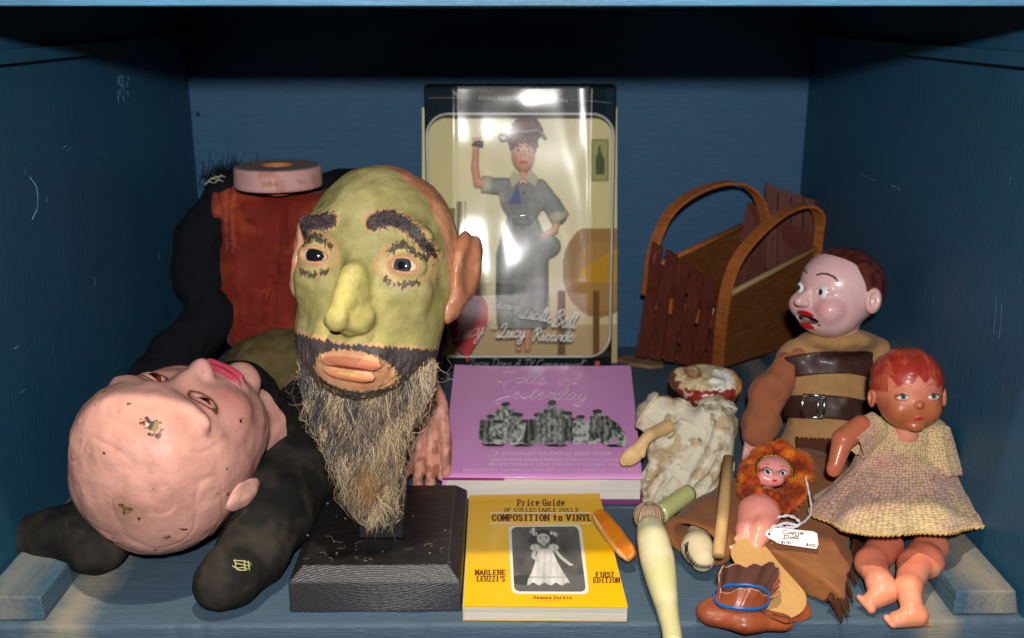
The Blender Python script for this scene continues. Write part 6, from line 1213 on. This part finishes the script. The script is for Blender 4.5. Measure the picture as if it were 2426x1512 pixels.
# ================================================================ baby doll in a crocheted dress
by = thing('baby_doll', fl(2150, 1400), 'old celluloid baby doll with moulded red hair sitting in a crocheted beige and pink dress', 'doll')
af = frame_at(2151, 924, .935, 93, Z=(-.02, 1, .08), F=(-.05, -.02, 1))
def f_bh(p):
    s = ell(p, (0, .1, .18), (.90, .92, .88)); s = smin(s, ell(p, (0, -.15, -.42), (.72, .66, .58)), .25)
    for sd in (-1, 1):
        s = smin(s, sph(p, (sd*.36, -.48, -.44), .30), .12); s = smax(s, -ell(p, (sd*.36, -.96, -.10), (.20, .14, .12)), .10); s = smin(s, ell(p, (sd*.37, -.68, -.12), (.17, .12, .10)), .05)
        s = smin(s, smax(ell(p, (sd*.90, .05, -.20), (.09, .16, .24)), -ell(p, (sd*.96, -.04, -.18), (.06, .10, .15)), .03), .04)
    s = smin(s, ell(p, (0, -.80, -.30), (.11, .13, .10)), .07); s = smin(s, ell(p, (0, -.70, -.62), (.12, .10, .05)), .05); s = smin(s, ell(p, (0, -.56, -.86), (.22, .16, .12)), .10)
    k = p[:, 0]*2.2+p[:, 2]*.9; hz = sstep(p[:, 2], .34, .5); s = s-hz*(.014*np.sin(k*5+1.5*vn(p, 2.4, 3))+.012*vn(p*A(2, 1, .7), 5, 6))-.02*hz
    return smin(s, cap(p, (.03, .2, -.7), (.04, .3, -1.15), .34, .30), .08)
V, F = snet(f_bh, (-1.1, -1.1, -1.35), (1.1, 1.15, 1.12), .055, sub=2)
def c_bh(p):
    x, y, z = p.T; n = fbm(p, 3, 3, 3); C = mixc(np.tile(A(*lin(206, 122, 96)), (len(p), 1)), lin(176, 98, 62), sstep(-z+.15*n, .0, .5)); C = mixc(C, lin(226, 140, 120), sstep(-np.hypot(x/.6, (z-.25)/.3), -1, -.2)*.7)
    C = mixc(C, lin(218, 140, 122), sstep(-z, .93, 1.0)); hl = .30+.16*np.abs(x)*-1+.12*np.sin(x*7+.6)+.06*np.sin(x*19+1)+.30*sstep(x, -.1, .15)*sstep(-x, -.35, -.1)*-1*.6
    hl = np.where(y > .05, -.65+.0*x, hl); hl = np.where((np.abs(x) > .66)&(y < .25), -.05, hl); h = sstep(z-hl, 0, .10); hc = mixc(np.tile(A(*lin(166, 50, 38)), (len(p), 1)), lin(190, 92, 64), sstep(fbm(p*A(2, 1, .6), 3.4, 3, 9), -.1, .6)*.75); hc = mixc(hc, lin(190, 92, 62), sstep(z, .8, 1.05)*.6)
    C = C*(1-h[:, None])+hc*h[:, None]; f = y < -.3
    for sd in (-1, 1):
        e = np.hypot((x-sd*.37)/.145, (z+.10)/.075); C = mixc(C, lin(216, 206, 176), f*sstep(-e, -1.05, -.95)); C = mixc(C, lin(96, 106, 104), f*(np.hypot(x-sd*.37-.0, z+.10) < .068)); C = mixc(C, (.015, .015, .02), f*(np.hypot(x-sd*.37, z+.09) < .034)); d, t = pdist(x, z, [(sd*.37-.15, -.09), (sd*.37, -.02), (sd*.37+.15, -.09)]); C = mixc(C, lin(70, 36, 26), f*(d < .012))
        d, t = pdist(x, z, [(sd*.20, .16), (sd*.36, .22), (sd*.54, .13)]); C = mixc(C, lin(176, 40, 40), f*sstep(-(d-.016), 0, .012)*.9)
    C = mixc(C, lin(196, 40, 36), f*sstep(-np.minimum(np.hypot(x/.13, (z+.625)/.026), np.hypot(x/.07, (z+.66)/.035)), -1.1, -.9)); 
    for sd in (-1, 1): C = mixc(C, lin(150, 40, 34), f*(np.hypot(x-sd*.05, z+.37) < .018))
    return C
mce2 = mat('old_celluloid', None, .42, .32, bump=.00014, bscale=60, noise=.08, nscale=50, coat=.10, rvar=.08)
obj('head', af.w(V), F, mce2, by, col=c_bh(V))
lf = frame_at(2140, 1390, .845, 1); Lf = lambda x, y, h: lf.at(x, y, h)
def toes(s, p, P0, P1, r0, r1):
    for i in range(5): t = i/4; c_ = np.array(P0)*(1-t)+np.array(P1)*t; s = smin(s, sph(p, c_, r0+(r1-r0)*t), 2.2)
    return s
L1 = [Lf(2100, 1290, .020), Lf(2064, 1335, .021), Lf(2082, 1378, .020), Lf(2098, 1402, .014), Lf(2062, 1426, .009), Lf(2036, 1416, .012), Lf(2064, 1444, .006), Lf(2088, 1388, .018)]
def f_l1(p):
    s = chain(p, L1[:4], [40, 36, 27, 22], 10); s = smin(s, chain(p, [L1[3], L1[4]], [29, 20], 8), 8); s = smin(s, sph(p, L1[7], 30), 10); return toes(s, p, L1[5], L1[6], 7, 10)
L2 = [Lf(2205, 1298, .020), Lf(2168, 1340, .021), Lf(2152, 1392, .020), Lf(2160, 1442, .014), Lf(2172, 1458, .009), Lf(2125, 1468, .007), Lf(2100, 1464, .007), Lf(2116, 1480, .004), Lf(2196, 1330, .022)]
def f_l2(p):
    s = chain(p, L2[:4], [42, 38, 29, 23], 10); s = smin(s, chain(p, [L2[4], L2[5]], [25, 18], 8), 8); s = smin(s, sph(p, L2[8], 40), 10); return toes(s, p, L2[6], L2[7], 7, 8)
def c_leg(V): n = fbm(V, .02, 3, 3); C = mixc(np.tile(A(*lin(222, 140, 106)), (len(V), 1)), lin(230, 156, 124), sstep(n, -.3, .5)); return mixc(C, lin(214, 112, 92), sstep(V[:, 2], 40, 90)*.6)
V, F = snet(f_l1, np.min(L1, 0)-55, np.max(L1, 0)+55, 6, sub=1); obj('leg', lf.w(V), F, mce2, by, col=c_leg(V)); V, F = snet(f_l2, np.min(L2, 0)-55, np.max(L2, 0)+55, 6, sub=1); obj('leg', lf.w(V), F, mce2, by, col=c_leg(V))
bf3 = frame_at(2140, 1130, .93, 1); Bb = TH(2140, 1130, 0)
V, F = snet(lambda p: smin(smin(cap(p, Bb(2040, 1010, -20), Bb(1998, 1042, -36), 26, 27), cap(p, Bb(1996, 1046, -36), Bb(1980, 1100, -46), 25, 18), 3), ell(p, Bb(1975, 1112, -48), (17, 13, 18)), 6), (-200, -90, -20), (-70, 20, 160), 5, sub=1); obj('arm', bf3.w(V), F, mce2, by, col=np.tile(A(*lin(190, 106, 76)), (len(V), 1)))
# crocheted dress: bodice, flared skirt and two sleeves, one knit cloth each
def knit_mat():
    m = bpy.data.materials.new('crochet_knit'); m.use_nodes = True; N = m.node_tree.nodes; K_ = m.node_tree.links; b = N['Principled BSDF']; at = N.new('ShaderNodeAttribute'); at.attribute_name = 'Col'; uv = N.new('ShaderNodeTexCoord'); vo = N.new('ShaderNodeTexVoronoi'); vo.inputs['Scale'].default_value = 1; vo.inputs['Randomness'].default_value = .45
    K_.new(uv.outputs['UV'], vo.inputs['Vector']); r = N.new('ShaderNodeMapRange'); r.inputs['From Min'].default_value = .25; r.inputs['From Max'].default_value = .75; r.inputs['To Min'].default_value = 1.12; r.inputs['To Max'].default_value = .5; K_.new(vo.outputs['Distance'], r.inputs[0]); s = N.new('ShaderNodeVectorMath'); s.operation = 'SCALE'; K_.new(at.outputs['Color'], s.inputs[0]); K_.new(r.outputs[0], s.inputs['Scale']); K_.new(s.outputs[0], b.inputs['Base Color'])
    bp_ = N.new('ShaderNodeBump'); bp_.inputs['Distance'].default_value = .0016; bp_.inputs['Strength'].default_value = 1; bp_.invert = True; K_.new(vo.outputs['Distance'], bp_.inputs['Height']); K_.new(bp_.outputs[0], b.inputs['Normal']); b.inputs['Roughness'].default_value = .9; b.inputs['Specular IOR Level'].default_value = .15; b.inputs['Sheen Weight'].default_value = .2; return m
mkn = knit_mat()
def c_kn(P):
    n = fbm(P, .010, 3, 3); C = mixc(np.tile(A(*lin(218, 188, 140)), (len(P), 1)), lin(218, 168, 154), sstep(n, -.25, .35)*.7); C = mixc(C, lin(200, 140, 132), sstep(fbm(P, .022, 3, 13), .25, .7)*.4); return mixc(C, lin(214, 184, 116), sstep(-P[:, 2]+20*n, 90, 170)*.7)
def skirt(u, v):
    a = u*2*math.pi; vv = np.array([0, .12, .3, .5, .72, .9, 1]); cx_ = np.interp(v, vv, [2150, 2148, 2142, 2138, 2132, 2132, 2132]); cz = np.interp(v, vv, [982, 1003, 1050, 1105, 1170, 1215, 1232]); rx = np.interp(v, vv, [58, 92, 102, 120, 172, 205, 212]); ry = np.interp(v, vv, [54, 66, 76, 100, 170, 205, 212]); ca, sa = np.cos(a), np.sin(a)
    w_ = sstep(v, .35, 1)*(.05*np.sin(a*7+.8)+.045*np.sin(a*11+2)+.03*np.sin(a*4)); rx = rx*(1+w_); ry = ry*(1+w_*.9)
    x = cx_+rx*ca; d = 22-ry*sa*.9*-1; fr = -ry*sa; zz = cz-fr*.40*np.interp(v, vv, [.3, .3, .3, .33, .38, .40, .40])
    up1 = sstep(v, .55, 1); x = x+26*up1*np.exp(-((a-.05)/.35)**2)+26*up1*np.exp(-((a-2*math.pi)/.3)**2)+8*up1*(np.cos(a) > 0); zz = zz-40*up1*np.exp(-((a-math.pi)/.55)**2)-14*up1*np.exp(-((a-.0)/.4)**2)-14*up1*np.exp(-((a-2*math.pi)/.4)**2)
    dd_ = 22+fr*(.8+.62*sstep(v, .35, 1)*(fr < 0)); P = np.stack([(x-CX)*(1+dd_/FPX)-(2140-CX), dd_, (CY-zz)*(1+dd_/FPX)-(CY-1130)], 1)
    return P
# a runs 0..2pi with the front (toward the viewer) at a = pi/2
V, F, uv = grid(skirt, 160, 90, True); 
nrmS = np.stack([V[:, 0]-8, V[:, 1]-22, 0*V[:, 0]], 1); nrmS /= np.linalg.norm(nrmS, axis=1)[:, None]+1e-9; V = V+nrmS*(fbm(V, .022, 3, 3)*6*sstep(uv[:, 1], .1, .4))[:, None]
inner_s = V-nrmS*3.5; n = len(V); FF = np.concatenate([F, F[:, ::-1]+n]); I = np.arange(160); a_, b_2 = I*90+89, ((I+1) % 160)*90+89; FF = np.concatenate([FF, np.stack([a_, b_2, b_2+n, a_+n], 1)])
UV = np.vstack([uv, uv])*A(95, 48); dress = obj('crochet_dress', bf3.w(np.vstack([V, inner_s])), FF, mkn, by, col=np.vstack([c_kn(V)]*2), uv=UV)
hemP = V[I*90+89]; hemP = np.vstack([hemP, hemP[:1]]); t = np.arange(len(hemP)); hp_ = []
HP = spline(hemP, 900); hh = HP+np.stack([np.zeros(900), np.zeros(900), 2.6*np.sin(np.arange(900)*.9)], 1); Vh, Fh = tube(bf3.w(hh), 3.1*bf3.k, 5, False); obj('hem_edging', Vh, Fh, mat('crochet_edging', lin(206, 172, 116), .9, .1, bump=.0006, bscale=900, noise=.3, nscale=300), dress)
def sleeve(c0, c1, r0, r1, name):
    c0, c1 = np.array(c0, float), np.array(c1, float); ax = nrm(c1-c0); s1 = nrm(np.cross(ax, A(0, 1, 0))); s2 = np.cross(ax, s1)
    def fn(u, v): a = u*2*math.pi; r = (r0+(r1-r0)*v)*(1+.10*np.sin(a*5)*v+.05*np.sin(a*9)*v)*np.where(v < .12, np.sqrt(np.clip(v/.12, .0, 1)), 1); return c0+(c1-c0)*v[:, None]+r[:, None]*(np.cos(a)[:, None]*s1+.8*np.sin(a)[:, None]*s2)
    V, F, uv = grid(fn, 70, 30, True); V = V+fbm(V, .03, 2, 4)[:, None]*2; n = len(V); ctr = c0+(c1-c0)*uv[:, 1:2]; rr2 = V-ctr; rr2 /= np.linalg.norm(rr2, axis=1)[:, None]+1e-9; F2 = np.concatenate([F, F[:, ::-1]+n]); I = np.arange(70); a_, b_ = I*30+29, ((I+1) % 70)*30+29; F2 = np.concatenate([F2, np.stack([a_, b_, b_+n, a_+n], 1)]); return obj(name, bf3.w(np.vstack([V, V-rr2*3])), F2, mkn, dress, col=np.vstack([c_kn(V)]*2), uv=np.vstack([uv, uv])*A(34, 17))
sleeve(Bb(2092, 1000, -10), Bb(2020, 1048, -26), 34, 42, 'sleeve'); sleeve(Bb(2212, 1000, 0), Bb(2232, 1130, -16), 34, 44, 'sleeve')
pd_ = []
for x, y in ((2140, 1058), (2170, 1052), (2262, 1088), (1930+40, 1010)): pd_.append(tube(spline([Bb(x+4*math.cos(a), y+4*math.sin(a), -92) for a in np.linspace(0, 6.3, 9)], 20), 1.2, 4, False))
cone_ = fl(60, 1332, .006)
o = obj('glass_bead', *tube([cone_+A(0, 0, -.0055), cone_+A(0, 0, -.004), cone_, cone_+A(0, 0, .004), cone_+A(0, 0, .0055)], [.001, .0042, .0058, .0042, .001], 20), mat('clear_glass', (.9, .9, .9), .02, trans=1), None); tag(o, 'tiny clear glass bead on the shelf under the left stocking foot', 'bead')
cr = [box(p[0]-.003, p[0]+.003, p[1]-.0015, p[1]+.0015, .0006, .002) for p in (fl(2196, 1483), fl(2204, 1486))]; o = obj('wood_crumb', *merge([cr[0]]), mat('orange_crumb', lin(190, 120, 60), .8), None, smooth=False, bevel=.0005); tag(o, 'orange brown crumb on the shelf edge beside the baby doll foot', 'crumb')
